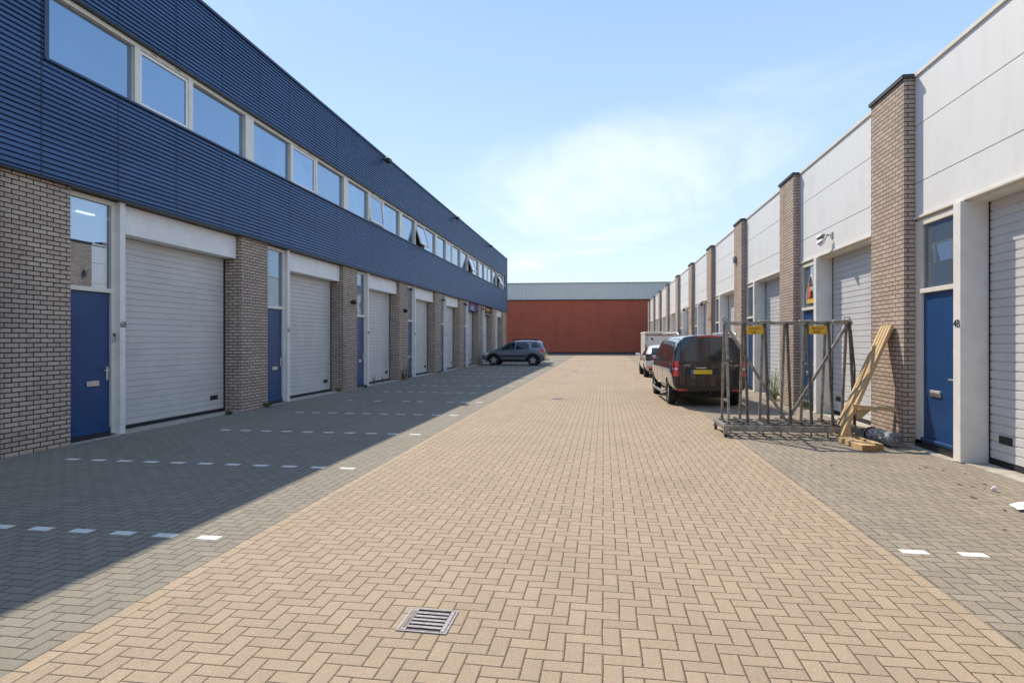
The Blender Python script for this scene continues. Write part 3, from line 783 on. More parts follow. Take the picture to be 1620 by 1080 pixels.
def paint(name, col, rough=.25, metal=.3):
    return basic(name, col, rough, metal, var=.03, coat=1.)
M['red_lamp'] = basic('red_lamp', (.68, .012, .012), .15, coat=.6); M['white_lamp'] = basic('clear_lamp', (.7, .7, .7), .1, .4, coat=.5)
M['orange_lamp'] = basic('orange_lamp', (.8, .22, .08), .2); M['plate'] = basic('plate_yellow', (.75, .50, .02), .45); M['plateblue'] = basic('plate_blue', (.03, .12, .45), .45)
M['chrome'] = basic('chrome', (.75, .75, .76), .18, 1.)

# --- blue grey hatchback parked nose to the left building
car = empty('hatchback_car', (-6.10, 41.75, .006), 'blue grey five door hatchback parked nose to the shaded garages', 'car', rz=math.radians(177.5))
car.scale = (1.08, 1.06, 1.075)
st = [(-2.07, .42, .55, .58, .70, .72, .68, .80, .55, .84), (-2.02, .33, .68, .58, .82, .90, .79, .97, .62, 1.0), (-1.95, .28, .73, .6, .86, .98, .83, 1.14, .66, 1.19), (-1.80, .25, .78, .6, .87, 1.02, .85, 1.38, .64, 1.44), (-1.70, .24, .79, .6, .872, 1.03, .855, 1.49, .62, 1.55),
      (-1.55, .22, .80, .6, .875, 1.03, .86, 1.53, .61, 1.58), (-1.1, .22, .81, .6, .88, 1.02, .865, 1.54, .62, 1.60), (-.4, .22, .81, .6, .88, 1.0, .865, 1.55, .62, 1.61),
      (.2, .22, .81, .6, .88, .98, .86, 1.50, .61, 1.56), (.62, .22, .81, .6, .88, .97, .855, 1.27, .65, 1.31), (1.02, .22, .81, .6, .88, .97, .85, 1.03, .74, 1.07), (1.45, .24, .8, .6, .87, .90, .83, .95, .70, .99),
      (1.80, .26, .77, .58, .84, .80, .76, .85, .62, .88), (2.0, .32, .68, .55, .74, .68, .66, .72, .55, .75), (2.07, .40, .55, .5, .62, .60, .58, .64, .45, .66)]
M['bluegrey'] = paint('blue_grey_paint', (.185, .215, .26), .25, .5)
c = Car(car, st, M['bluegrey'], (-1.27, 1.25), .325, .86)
for sd_ in 'LR':
    c.patch('side_window', 'cglass', [(.70, 1.03), (.18, 1.44), (-.12, 1.46), (-.12, 1.02)], sd_, .005)
    c.patch('side_window', 'cglass', [(-.20, 1.02), (-.20, 1.46), (-.85, 1.46), (-1.02, 1.30), (-1.02, 1.05)], sd_, .005)
    c.patch('side_window', 'cglass', [(-1.22, 1.12), (-1.16, 1.43), (-1.50, 1.45), (-1.76, 1.16)], sd_, .005)
    c.patch('side_moulding', 'black', [(.85, .56), (.85, .64), (-.82, .64), (-.82, .56)], sd_, .012, .02)
    c.patch('sill_cladding', 'black', [(.86, .22), (.86, .36), (-.88, .36), (-.88, .22)], sd_, .006, .01)
    for xx in (-1.27, 1.25):
        arch = [(xx+.47*math.cos(t), .325+.47*math.sin(t)) for t in [math.pi*(i/14) for i in range(15)]]
        inn = [(xx+.385*math.cos(t), .325+.385*math.sin(t)) for t in [math.pi*(1-i/14) for i in range(15)]]
        c.patch('wheel_arch', 'black', arch+inn, sd_, .014, 0, .05)
    c.strip('door_seam', 'black', (-.16, .42), (-.16, 1.0), sd_); c.strip('door_seam', 'black', (.80, .42), (.74, 1.0), sd_); c.strip('door_seam', 'black', (-.95, .75), (-1.06, 1.05), sd_)
    c.patch('door_handle', 'black', [(.0, .88), (.14, .88), (.14, .92), (.0, .92)], sd_, .02, .01)
    c.patch('door_handle', 'black', [(-.92, .90), (-.78, .90), (-.78, .94), (-.92, .94)], sd_, .02, .01)
    c.patch('tail_light', 'red_lamp', [(-1.66, 1.06), (-1.66, .98), (-1.90, .80), (-1.99, .80), (-1.93, 1.05)], sd_, .008, .03)
    c.patch('headlight', 'white_lamp', [(1.50, .84), (1.86, .78), (1.95, .66), (1.72, .67)], sd_, .006, .03)
    s_ = 1 if sd_ == 'L' else -1
    MB().tube([(.05, s_*.57, 1.57), (-.08, s_*.58, 1.655), (-1.25, s_*.58, 1.655), (-1.50, s_*.57, 1.57)], .03, 8).build('roof_rail', 'black', car)
    MB().lathe([(0, -.1), (.07, -.08), (.09, 0), (.07, .08), (0, .1)], (.58, s_*.96, 1.06), (.15, 1, 0), 14).build('wing_mirror', 'black', car, smooth=True)
c.patch('windscreen', 'cglass', [(-.62, 1.10), (-.56, 1.46), (.56, 1.46), (.62, 1.10)], 'F', .005)
c.patch('rear_window', 'cglass', [(-.56, 1.10), (-.50, 1.42), (.50, 1.42), (.56, 1.10)], 'B', .005)
c.patch('number_plate', 'plate', [(-.26, .64), (.26, .64), (.26, .75), (-.26, .75)], 'B', .003, .01)
c.patch('front_bumper', 'black', [(-.60, .33), (-.60, .50), (.60, .50), (.60, .33)], 'F', .01, .03)
MB().tube([(-1.62, 0, .33), (-2.20, 0, .36), (-2.23, 0, .42)], .025, 8).build('tow_bar', 'black', car)

# --- dark van seen from behind
van = empty('delivery_van', (2.58, 18.55, .006), 'black van with tinted rear doors and yellow plate parked behind the steel rack', 'van', rz=math.radians(92.0))
st = [(-2.575, .42, .84, .72, .90, 1.07, .885, 1.74, .735, 1.82), (-2.565, .40, .86, .72, .925, 1.07, .905, 1.76, .75, 1.85), (-2.54, .38, .87, .72, .94, 1.08, .92, 1.775, .757, 1.865), (-2.40, .36, .88, .72, .955, 1.09, .935, 1.79, .765, 1.875),
      (-1.9, .32, .89, .72, .96, 1.10, .94, 1.80, .77, 1.89), (-.6, .30, .89, .72, .96, 1.10, .94, 1.80, .77, 1.90), (.7, .30, .89, .72, .96, 1.10, .94, 1.79, .77, 1.89),
      (1.15, .30, .89, .72, .96, 1.09, .935, 1.68, .77, 1.77), (1.75, .30, .89, .7, .955, 1.06, .92, 1.22, .80, 1.28), (2.15, .32, .86, .68, .92, .96, .87, 1.05, .74, 1.09), (2.45, .34, .78, .62, .82, .82, .76, .88, .62, .92), (2.57, .40, .64, .58, .70, .70, .64, .74, .50, .77)]
M['vanblack'] = paint('black_van_paint', (.011, .011, .012), .12, .1)
v = Car(van, st, M['vanblack'], (-1.62, 1.58), .335, .945, .15)
v.patch('rear_window', 'cglass', [(-.74, 1.04), (-.665, 1.74), (-.018, 1.775), (-.018, 1.04)], 'B', .006, .04)
v.patch('rear_window', 'cglass', [(.018, 1.04), (.018, 1.775), (.665, 1.74), (.74, 1.04)], 'B', .006, .04)
v.strip('door_seam', 'black', (0, .50), (0, 1.76), 'B', .016)
v.strip('door_seam', 'black', (-.76, .50), (.76, .50), 'B', .014)
for s_ in (1, -1):
    v.strip('door_seam', 'black', (s_*.76, .50), (s_*.70, 1.76), 'B', .014)
    v.patch('tail_light', 'red_lamp', [(s_*.77, .80), (s_*.92, .80), (s_*.895, 1.17), (s_*.765, 1.20)], 'B', .012, .02)
    v.patch('reversing_lamp', 'white_lamp', [(s_*.80, .97), (s_*.91, .97), (s_*.91, 1.01), (s_*.80, 1.01)], 'B', .016, .01)
    v.patch('reflector', 'red_lamp', [(s_*.56, .435), (s_*.80, .445), (s_*.80, .475), (s_*.56, .465)], 'B', .012, .005)
    MB().tube([(.75, s_*.72, 1.85), (.55, s_*.735, 1.915), (-1.95, s_*.735, 1.915), (-2.1, s_*.73, 1.90), (-2.25, s_*.72, 1.85)], .024, 8).build('roof_rail', 'alu', van)
    MB().tube([(1.15, s_*.90, .36), (1.05, s_*1.0, .30), (-1.05, s_*1.0, .30), (-1.15, s_*.90, .36)], .035, 10).build('side_step', 'chrome', van)
    MB().extr(rnd([(-.10, -.10), (.10, -.10), (.10, .12), (-.10, .13)], .05), 0, 1.38, 1.52).build('wing_mirror', 'vanblack', van).location = (0, s_*1.10, 1.16)
    MB().bar((1.45, s_*.90, 1.10), (1.45, s_*1.02, 1.12), .05).build('mirror_arm', 'black', van)
v.patch('bumper_trim', 'black', [(-.88, .34), (.88, .34), (.88, .43), (-.88, .43)], 'B', .008, .03)
pl = v.patch('number_plate', 'plate', [(-.06, .86), (.46, .86), (.46, .97), (-.06, .97)], 'B', .014, .008)
v.patch('plate_band', 'plateblue', [(.40, .862), (.458, .862), (.458, .968), (.40, .968)], 'B', .017, .004)
v.patch('plate_surround', 'black', [(-.20, .84), (.60, .84), (.60, 1.01), (-.20, 1.01)], 'B', .006, .02)
v.patch('chrome_strip', 'chrome', [(.08, 1.005), (.34, 1.005), (.34, 1.025), (.08, 1.025)], 'B', .014, .005)
v.patch('brake_light', 'red_lamp', [(-.30, 1.80), (.30, 1.80), (.30, 1.83), (-.30, 1.83)], 'B', .012, .008)
text('badge', 'VITO', .075, 'chrome', (-2.585, .56, 1.075), (math.radians(90), 0, math.radians(-90)), van, .003)
text('badge', '114 CDI', .07, 'chrome', (-2.585, -.58, 1.085), (math.radians(90), 0, math.radians(-90)), van, .003)
for sd_ in 'LR':
    v.patch('side_window', 'cglass', [(1.45, 1.12), (1.0, 1.66), (.55, 1.70), (.55, 1.12)], sd_, .005)
    v.patch('side_window', 'cglass', [(.45, 1.14), (.45, 1.71), (-.75, 1.72), (-.75, 1.14)], sd_, .006)
    v.patch('side_window', 'cglass', [(-.9, 1.14), (-.9, 1.72), (-2.08, 1.68), (-2.18, 1.18)], sd_, .006)
    v.strip('door_seam', 'black', (.50, .45), (.50, 1.1), sd_); v.strip('door_seam', 'black', (-.82, .45), (-.82, 1.1), sd_); v.strip('door_seam', 'black', (1.15, .72), (1.45, 1.05), sd_)
    v.strip('chrome_strip', 'chrome', (-2.15, 1.105), (1.45, 1.085), sd_, .018, .006)
    v.patch('door_handle', 'vanblack', [(.24, .98), (.42, .98), (.42, 1.02), (.24, 1.02)], sd_, .022, .01)
v.patch('windscreen', 'cglass', [(-.74, 1.26), (-.68, 1.72), (.68, 1.72), (.74, 1.26)], 'F', .005)
for s_ in (1, -1): v.patch('headlight', 'white_lamp', [(s_*.50, .78), (s_*.78, .84), (s_*.78, .98), (s_*.56, .90)], 'F', .008, .02)
MB().box(-2.66, -2.40, -.03, .03, .35, .40).lathe([(0, 0), (.03, 0), (.03, .05), (0, .06)], (-2.63, 0, .40), (0, 0, 1), 12).build('tow_bar', 'black', van)

# --- white hatchback in front of the van
wcar = empty('white_hatchback', (2.72, 30.35, .006), 'white hatchback with dark red tail light parked ahead of the black van', 'car', rz=math.radians(91.0))
wcar.scale = (1.02, 1.02, .945)
M['carwhite'] = paint('white_car_paint', (.72, .72, .74), .25, 0.)
w = Car(wcar, [(a, *b) for a, *b in [(-2.10, .42, .60, .58, .74, .74, .72, .86, .56, .90), (-2.04, .33, .72, .58, .84, .92, .81, 1.02, .63, 1.05), (-1.86, .26, .78, .6, .88, 1.02, .85, 1.24, .63, 1.28)]+st[:0]] +
        [(-1.50, .22, .80, .6, .89, 1.03, .86, 1.47, .60, 1.53), (-1.0, .22, .81, .6, .89, 1.02, .865, 1.53, .61, 1.59), (-.3, .22, .81, .6, .89, 1.0, .865, 1.55, .61, 1.61), (.3, .22, .81, .6, .89, .98, .86, 1.46, .61, 1.52),
         (.72, .22, .81, .6, .89, .97, .855, 1.22, .66, 1.27), (1.10, .22, .81, .6, .88, .96, .85, 1.02, .74, 1.06), (1.6, .24, .8, .6, .87, .88, .82, .93, .68, .97), (1.98, .28, .72, .55, .79, .72, .70, .77, .56, .80), (2.12, .38, .56, .5, .64, .60, .58, .64, .45, .66)],
        M['carwhite'], (-1.30, 1.30), .335, .875)
w.patch('rear_window', 'cglass', [(-.58, 1.10), (-.52, 1.44), (.52, 1.44), (.58, 1.10)], 'B', .006)
w.patch('number_plate', 'plate', [(-.26, .80), (.26, .80), (.26, .90), (-.26, .90)], 'B', .012, .01)
w.patch('rear_bumper_trim', 'black', [(-.70, .36), (.70, .36), (.70, .46), (-.70, .46)], 'B', .01, .02)
w.patch('plate_recess', 'capdark', [(-.36, .76), (.36, .76), (.36, .93), (-.36, .93)], 'B', .005, .03)
for s_ in (1, -1):
    w.patch('tail_light', 'red_lamp', [(s_*.46, .96), (s_*.82, .94), (s_*.80, 1.06), (s_*.48, 1.05)], 'B', .012, .02)
    w.patch('reflector', 'red_lamp', [(s_*.50, .48), (s_*.76, .49), (s_*.76, .54), (s_*.50, .53)], 'B', .012, .005)
    MB().lathe([(0, -.12), (.07, -.10), (.09, 0), (.08, .08), (0, .10)], (.70, s_*1.0, 1.07), (.15, 1, 0), 14).build('wing_mirror', 'carwhite', wcar, smooth=True)
for sd_ in 'LR':
    w.patch('side_window', 'cglass', [(.78, 1.03), (.28, 1.40), (-.12, 1.45), (-.12, 1.02)], sd_, .005)
    w.patch('side_window', 'cglass', [(-.20, 1.02), (-.20, 1.45), (-.95, 1.42), (-1.35, 1.14), (-1.30, 1.06)], sd_, .005)
    w.strip('door_seam', 'black', (-.16, .42), (-.16, 1.0), sd_); w.strip('door_seam', 'black', (.84, .42), (.80, 1.0), sd_)
    w.patch('door_handle', 'carwhite', [(.0, .88), (.14, .88), (.14, .92), (.0, .92)], sd_, .02, .01)
    w.patch('tail_light', 'red_lamp', [(-1.98, .96), (-1.80, .98), (-1.82, 1.06), (-1.95, 1.05)], sd_, .008, .02)
w.patch('windscreen', 'cglass', [(-.62, 1.10), (-.56, 1.44), (.56, 1.44), (.62, 1.10)], 'F', .005)
for s_ in (1, -1): w.patch('headlight', 'white_lamp', [(s_*.40, .70), (s_*.66, .74), (s_*.66, .84), (s_*.44, .80)], 'F', .008, .02)

# --- box trailer further on
tr = empty('box_trailer', (3.50, 40.2, .006), 'grey white box trailer with a red top stripe ahead of the white car', 'trailer', rz=math.radians(90))
tr.scale = (1, 1, .96)
MB().box(-2.1, 2.1, -.98, .98, .45, 2.22).build('box', basic('trailer_grp', (.60, .60, .58), .5), tr, .05, seg=2)
MB().box(-2.12, 2.12, -1.0, 1.0, 2.222, 2.34).build('roof', 'post', tr, .03)
MB().box(-2.112, -2.101, -.70, .96, 2.10, 2.15).build('red_stripe', 'signred', tr)
MB().box(-2.112, -2.101, .90, .975, .50, 1.5).build('red_marking', 'signred', tr)
MB().box(-2.125, -2.101, -.80, .80, .6, 2.04).build('rear_flap', 'post', tr, .01)
for y in (-.55, .55): MB().box(-2.15, -2.126, y-.05, y+.05, 1.80, 1.95).build('hinge', 'capdark', tr)
MB().box(-2.1, 2.1, -.9, .9, .36, .448).build('chassis', 'galv', tr); MB().bar((2.1, 0, .40), (3.2, 0, .45), .09).build('drawbar', 'galv', tr)
for x in (-.35, .35):
    for s_ in (1, -1):
        wl = MB().lathe([(.17, -.08), (.28, -.08), (.31, -.05), (.31, .05), (.28, .08), (.17, .08), (.0, .04)], (0, 0, 0), (0, s_, 0), 24).build('wheel', 'rubber', tr, smooth=True); wl.location = (x, s_*1.0, .31)
        MB().lathe([(.0, .06), (.12, .062), (.17, .07), (.17, .03)], (0, 0, 0), (0, s_, 0), 20).build('rim', 'alu', wl)
for s_ in (1, -1): MB().box(-2.13, -2.101, s_*.82-.08, s_*.82+.08, .48, .58).build('tail_light', 'red_lamp', tr)

# ------------------------------------------------------------------ glass transport rack
rk = empty('glass_rack', (2.23, 11.68, .006), 'galvanised steel A frame glass rack on small feet with yellow plates', 'rack')
W_ = 2.13; hz = .215; fy, by = -.46, .50           # bed height, front and back edge
b = MB()
b.box(-.12, W_+.10, fy-.03, fy+.03, hz-.09, hz).box(-.12, W_+.10, by-.03, by+.03, hz-.07, hz)
b.box(-.12, -.05, fy+.031, by-.031, hz-.08, hz-.002).box(W_+.03, W_+.10, fy+.031, by-.031, hz-.08, hz-.002)
b.box(-.049, W_+.029, fy+.30, fy+.36, hz-.07, hz-.004).box(-.049, W_+.029, by-.36, by-.30, hz-.07, hz-.004)
b.build('bed_frame', 'galv', rk, .004)
for k in range(9):
    x = .05+k*(W_-.1)/8
    MB().bar((x, fy+.032, hz+.012), (x-.05, by-.032, hz+.03), .04, .03).build('bed_slat', 'steel_dark' if k % 2 else 'galv', rk)
for x, y in ((-.085, fy), (-.085, by), (W_+.065, fy), (W_+.065, by)):
    ft = MB().box(x-.035, x+.035, y-.035, y+.035, .06, hz-.09).build('foot', 'galv', rk, .004)
    MB().lathe([(0, -.02), (.035, -.02), (.035, .02), (0, .02)], (x, y, .036), (1, 0, 0), 14).build('caster', 'rubber', ft)
for x in (.55, .85, 1.35, 1.62): MB().tube([(x, fy, hz-.09), (x, fy-.01, .04), (x+.03, fy-.03, .02)], .012, 6).build('hook', 'steel_dark', rk)
TZ = 2.06
b = MB(); b.box(-.03, W_+.06, -.03, .03, TZ-.055, TZ+.005); b.build('top_rail', 'galv', rk, .004)
xs7 = [0, .325, .68, 1.06, 1.41, 1.765, 2.12]
for i, x in enumerate(xs7):
    MB().bar((x+.012, -.035, TZ-.02), (x+.012, fy+.20, hz+.005), .042, .042, (1, 0, 0)).build('upright', 'steel_dark' if i else 'galv', rk)  # front bars darker: their shadow side is put into the steel colour
    MB().bar((x-.012, .035, TZ-.02), (x-.012, by-.24, hz+.005), .042, .042, (1, 0, 0)).build('upright', 'galv', rk)
    for z in ((.55, 1.45) if i % 2 else (.62, 1.30)):
        q = (TZ-z)/(TZ-hz)
        MB().bar((x, (fy+.20)*q*.92, z), (x, (by-.24)*q*.92, z), .022).build('rung', 'galv', rk)
def yb_(z): return -.035+(fy+.235)*(TZ-z)/(TZ-hz)+.06
b = MB(); b.bar((.02, .0, TZ-.07), (1.06, .0+.015, hz+.05), .05, .03, (0, 1, 0)).build('diagonal_brace', 'galv', rk)
b = MB(); b.bar((2.10, -.0, TZ-.07), (1.10, .0+.015, hz+.05), .05, .03, (0, 1, 0)).build('diagonal_brace', 'galv', rk)
for x0, x1 in ((.59, .80), (1.29, 1.54), (1.86, 2.16)):
    MB().box(x0, x1, -.06, .05, TZ+.006, TZ+.028).build('rubber_pad', basic('pad_grey', (.5, .47, .43), .7), rk, .006)
b = MB(); b.lathe([(.022, -.012), (.045, -.012), (.045, .012), (.022, .012), (.022, -.012)], (-.01, 0, TZ+.045), (0, 1, 0), 16).build('lifting_eye', 'galv', rk)
b = MB(); b.tube([(2.06, 0, TZ), (2.06, 0, TZ+.075), (2.15, 0, TZ+.075), (2.15, 0, TZ)], .012, 6).build('lifting_eye', 'galv', rk)
MB().tube([(2.16, -.03, TZ-.15), (2.19, -.12, 1.2), (2.17, -.16, .9), (2.21, -.19, .62)], .016, 8).build('strap', 'steel_dark', rk)
MB().lathe([(0, 0), (.03, 0), (.03, .05), (0, .05)], (.0, -.11, 1.35), (1, -.5, 0), 10).build('clamp', 'steel_dark', rk)
MB().bar((-.03, -.12, 1.36), (.10, -.16, 1.33), .015).build('clamp', 'galv', rk)
for x0, x1, rz, no in ((.355, .655, -.03, '16A'), (1.435, 1.74, .015, '4502')):
    p = MB().box(-(x1-x0)/2, (x1-x0)/2, -.003, .003, -.075, .085).build('yellow_plate', basic('plate_paint', (.70, .42, .02), .5, var=.15, scale=20), rk, .01)
    p.location = ((x0+x1)/2, -.075, TZ-.155); p.rotation_euler = (math.radians(-5), rz, 0)
    t1 = text('lettering', 'METAGLAS', .052, 'signred', (0, -.006, .03), ROT_BACK, p, .001, sx=.8)
    t2 = text('lettering', no, .06, 'black', (-.02, -.006, -.035), ROT_BACK, p, .001)

# ------------------------------------------------------------------ leaning timber frames
M['wood'] = None
def m_wood():
    m, g, b = new_mat('pine_wood')
    P = g.obj(); x, y, z = g.xyz(P)
    n = g.noise(g.vec(g.m('MULTIPLY', x, 12.), g.m('MULTIPLY', y, 12.), g.m('MULTIPLY', z, 1.2)), 3., 6., .6, .8)
    c = g.mix(g.ramp(n, .35, .68), (.62, .44, .235, 1), (.54, .36, .175, 1))
    k = g.noise(P, 5., 2.); c = g.mix(g.m('MULTIPLY', g.ramp(k, .68, .74), .7), c, (.20, .09, .035, 1))
    g.put(b.inputs['Base Color'], c); b.inputs['Roughness'].default_value = .7
    g.put(b.inputs['Normal'], g.bump(n, .001)); return m
M['wood'] = m_wood()
labs = ['pine frame leaning on the pier, leftmost of the four', 'pine frame leaning on the pier, second from the left', 'pine frame leaning on the pier, third from the left', 'pine frame leaning on the pier, nearest the brick at the right']
for i in range(4):
    ro = empty('timber_frame', (4.03, 11.38-.105*i, .006), labs[i], 'timber frame', 'pine frames leaning on the brick pier')
    t = .088
    def limb(L, wd):
        up, dn = [], []
        for k, (p, q) in enumerate(zip(L, wd)):
            a_ = Vector(L[max(k-1, 0)]); b_ = Vector(L[min(k+1, len(L)-1)]); dd = (b_-a_).normalized(); nn = Vector((-dd.y, dd.x))*q/2
            up.append(tuple(Vector(p)+nn)); dn.append(tuple(Vector(p)-nn))
        return up+dn[::-1]
    # post leaning to the pier; below the batten its leg is cranked out and back
    MB().extr(limb([(.782, 1.97), (.20, .56)], [.05, .055]), 1, -t/2, t/2).build('post', 'wood', ro, .004)
    MB().extr([(.248, .60), (.198, .635), (.10, .41), (.02, .20), (-.02, .09), (.13, .09), (.125, .26), (.155, .42)], 1, -t/2+.004, t/2-.004).build('leg', 'wood', ro, .004)
for i, (x, y0, y1, lab) in enumerate(((4.00, 10.12, 10.98, 'pine foot block on the pavement, leftmost of the row'), (4.074, 10.12, 10.96, 'pine foot block on the pavement, second in the row'), (4.148, 10.15, 10.95, 'pine foot block on the pavement, third in the row'), (4.27, 10.22, 11.02, 'separate pine foot block beside the plastic wrapped roll'))):
    ro = MB().box(-.036, .036, -(y1-y0)/2, (y1-y0)/2, 0, .085 if i < 3 else .10).build('foot_block', 'wood', None, .004)
    ro.location = (x, (y0+y1)/2, .007); ro.rotation_euler = (0, 0, math.radians(3)); tag(ro, lab, 'timber block', 'pine foot blocks in front of the leaning frames')
    MB().box(-.0355, .0355, -(y1-y0)/2-.003, -(y1-y0)/2-.0005, .001, .084).build('end_grain', basic('end_grain', (.42, .20, .07), .8, var=.2, scale=30), ro)
cb = empty('cross_batten', (4.30, 11.0, .585), 'short pine batten with gusset lying across the leaning frames', 'timber batten')
MB().bar((-.13, -.04, .03), (.22, -.10, -.005), .05, .07).build('batten', 'wood', cb, .004)
MB().bar((.24, -.08, .01), (.50, -.12, -.01), .05, .065).build('batten', 'wood', cb, .004)
MB().extr([(-.06, -.03), (.16, -.035), (.02, -.17), (-.06, -.19)], 1, .0, .05).build('gusset', 'wood', cb, .004)

# plastic wrapped roll
def m_film():
    m, g, b = new_mat('plastic_film'); P = g.obj(); x, y, z = g.xyz(P)
    n = g.noise(g.vec(g.m('MULTIPLY', x, 6.), g.m('MULTIPLY', y, 3.), g.m('MULTIPLY', z, 12.)), 2.2, 5., .6, 2.)
    c = g.mix(g.ramp(n, .38, .62), (.15, .145, .14, 1), (.50, .50, .52, 1))
    g.put(b.inputs['Base Color'], g.mix(g.ramp(g.noise(P, 5., 3.), .55, .7), c, (.40, .33, .24, 1)))
    b.inputs['Roughness'].default_value = .14; b.inputs['Coat Weight'].default_value = .7
    g.put(b.inputs['Normal'], g.bump(n, .03)); return m
M['film'] = m_film()
rl = empty('plastic_roll', (4.55, 10.62, .012), 'crinkled plastic wrapped roll lying at the foot of the brick pier', 'roll')
A = Vector((-.10, .42, .125)); Bv = Vector((.07, -.10, .125)); ax = (Bv-A).normalized(); ln = (Bv-A).length
prof = [(.0, -.01), (.09, -.02)]
for i in range(15):
    prof.append((.122+.010*math.sin(i*2.3)+.004*math.cos(i*5.1), ln*i/14))
prof += [(.10, ln+.012), (.0, ln+.008)]
rm = MB().lathe(prof, A, ax, 28).build('film', 'film', rl, smooth=True)
for vtx in rm.data.vertices: vtx.co += Vector((random.uniform(-.004, .004), random.uniform(-.004, .004), random.uniform(-.004, .004)))
MB().lathe([(.126, .03), (.138, .035), (.138, .06), (.126, .065)], A, ax, 24).build('end_ring', 'black', rl)
MB().lathe([(0, ln+.016), (.05, ln+.016), (.05, ln+.010)], A+Vector((-.03, 0, .03)), ax, 16).build('core', basic('core_tan', (.50, .33, .13), .7), rl)
MB().lathe([(0, ln+.020), (.02, ln+.020), (.02, ln+.010)], A+Vector((.02, 0, -.01)), ax, 16).build('core', basic('core_lilac', (.42, .38, .48), .5), rl)
fb = MB().extr([(-.16, 0), (.16, 0), (.17, .16), (-.14, .20)], 1, -.03, .03).build('foam_block', basic('old_foam', (.58, .53, .36), .9, var=.2, scale=8, bump=.004), None, .01)
fb.location = (4.60, 11.62, .008); fb.rotation_euler = (0, 0, math.radians(-50)); tag(fb, 'yellowed foam block standing behind the plastic roll', 'foam block')

# ------------------------------------------------------------------ drain grates
def grate(x, y, lab, a=0.):
    ro = empty('drain_grate', (x, y, .0065), lab, 'drain grate', 'drain grates in the sand road', rz=a)
    q = .155
    MB().box(-q, q, -q, -q+.014, 0, .006).box(-q, q, q-.014, q, 0, .006).box(-q, -q+.014, -q+.0145, q-.0145, 0, .006).box(q-.014, q, -q+.0145, q-.0145, 0, .006).build('frame', 'ironlight', ro)
    MB().box(-q+.0145, q-.0145, -q+.0145, q-.0145, -.003, .001).build('pit_shade', 'hole_shade', ro)  # flat black plate under the bars; the drain's darkness is its colour
    b = MB(); b.box(-q+.017, -q+.055, -q+.017, q-.017, .0015, .007).box(q-.045, q-.017, -q+.017, q-.017, .0015, .007)
    for k in range(7):
        yy = -q+.017+k*(2*q-.034)/6
        lo, hi = max(-q+.0165, yy-.0138), min(q-.0165, yy+.0138)
        if k in (0, 6): lo, hi = (lo, yy+.007) if k == 0 else (yy-.007, hi)
        b.box(-q+.0555, q-.0455, lo, hi, .0015, .007)
    b.build('grille', 'ironlight', ro, .002)
    MB().box(-q+.025, -q+.047, -q+.04, q-.04, .0072, .0082).build('tread_strip', 'steel_dark', ro)
grate(-1.065, 3.60, 'slotted cast iron drain grate in the sand road nearest the camera', math.radians(-1))
grate(-1.31, 17.8, 'drain grate in the sand road, second from the camera'); grate(-1.55, 33.2, 'drain grate in the sand road, third from the camera'); grate(-1.8, 49.7, 'drain grate in the sand road, farthest near the red hall')

# ------------------------------------------------------------------ weeds, leaves, litter
M['leaf'] = basic('weed_leaf', (.085, .15, .025), .6, var=.4, scale=20); M['leafdry'] = basic('dry_weed', (.20, .16, .075), .8, var=.4, scale=20)
M['leafpale'] = basic('pale_weed', (.20, .24, .10), .7, var=.35, scale=20)
def weed(loc, h, r, n, mats, lab, seed):
    R = random.Random(seed)
    ro = empty('weed', loc, lab, 'weed', 'weeds along the walls')
    stem = MB(); leaf = MB()
    for k in range(n):
        a = R.uniform(0, 6.28); q = R.uniform(.15, 1)*r; hh = h*R.uniform(.45, 1)
        base = Vector((math.cos(a)*q*.35, math.sin(a)*q*.35, 0)); top = Vector((math.cos(a)*q, math.sin(a)*q, hh)); mid = (base+top)/2+Vector((0, 0, hh*.12))
        stem.tube([base, mid, top], [.004, .003, .0015], 5)
        for j in range(R.randint(7, 12)):
            t = R.uniform(.15, 1); p = base.lerp(mid, t*2) if t < .5 else mid.lerp(top, t*2-1)
            dr = Vector((R.uniform(-1, 1), R.uniform(-1, 1), R.uniform(-.2, .9))).normalized(); l = R.uniform(.03, .075)
            sd2 = dr.cross(Vector((0, 0, 1))).normalized()*l*.22; nn = Vector((0, 0, .001))
            leaf.add([p, p+dr*l*.5+sd2, p+dr*l, p+dr*l*.5-sd2, p+dr*l*.5+Vector((0, 0, l*.12))], [(0, 1, 4), (1, 2, 4), (2, 3, 4), (3, 0, 4)])
    stem.build('stem', mats[0], ro); leaf.build('foliage', mats[1], ro)
weed((-8.55, 25.3, 0), .62, .34, 40, ('leafdry', 'leafdry'), 'dry brown weed at the foot of the fourth brick pier', 1)
weed((-8.55, 14.45, 0), .14, .12, 12, ('leaf', 'leaf'), 'small green weed at the foot of the second brick pier', 2)
weed((-8.75, 19.15, 0), .14, .16, 12, ('leaf', 'leaf'), 'low weed by the garage sill before the third pier', 3)
weed((-8.78, 22.3, 0), .42, .10, 7, ('leafdry', 'leafdry'), 'thin dry stalk in front of the third garage door', 4)
weed((-8.78, 23.4, 0), .30, .12, 7, ('leafdry', 'leafdry'), 'low dry stalk right of the thin stalk at the third garage', 5)
weed((-8.72, 26.3, 0), .22, .15, 14, ('leaf', 'leaf'), 'low green weed at the threshold of the fourth blue door', 6)
weed((4.92, 18.7, 0), .95, .34, 46, ('leafpale', 'leafpale'), 'tall pale leafy weed against the grey garage behind the rack', 7)
weed((4.78, 18.25, 0), .34, .24, 34, ('leaf', 'leaf'), 'bright green low weed in front of the tall pale one', 8)
weed((4.92, 15.9, 0), .5, .22, 18, ('leafpale', 'leafpale'), 'grey green weed beside the blue door behind the rack', 9)
weed((4.80, 22.2, 0), .30, .22, 22, ('leaf', 'leaf'), 'green weed at the pier beside the van', 10)

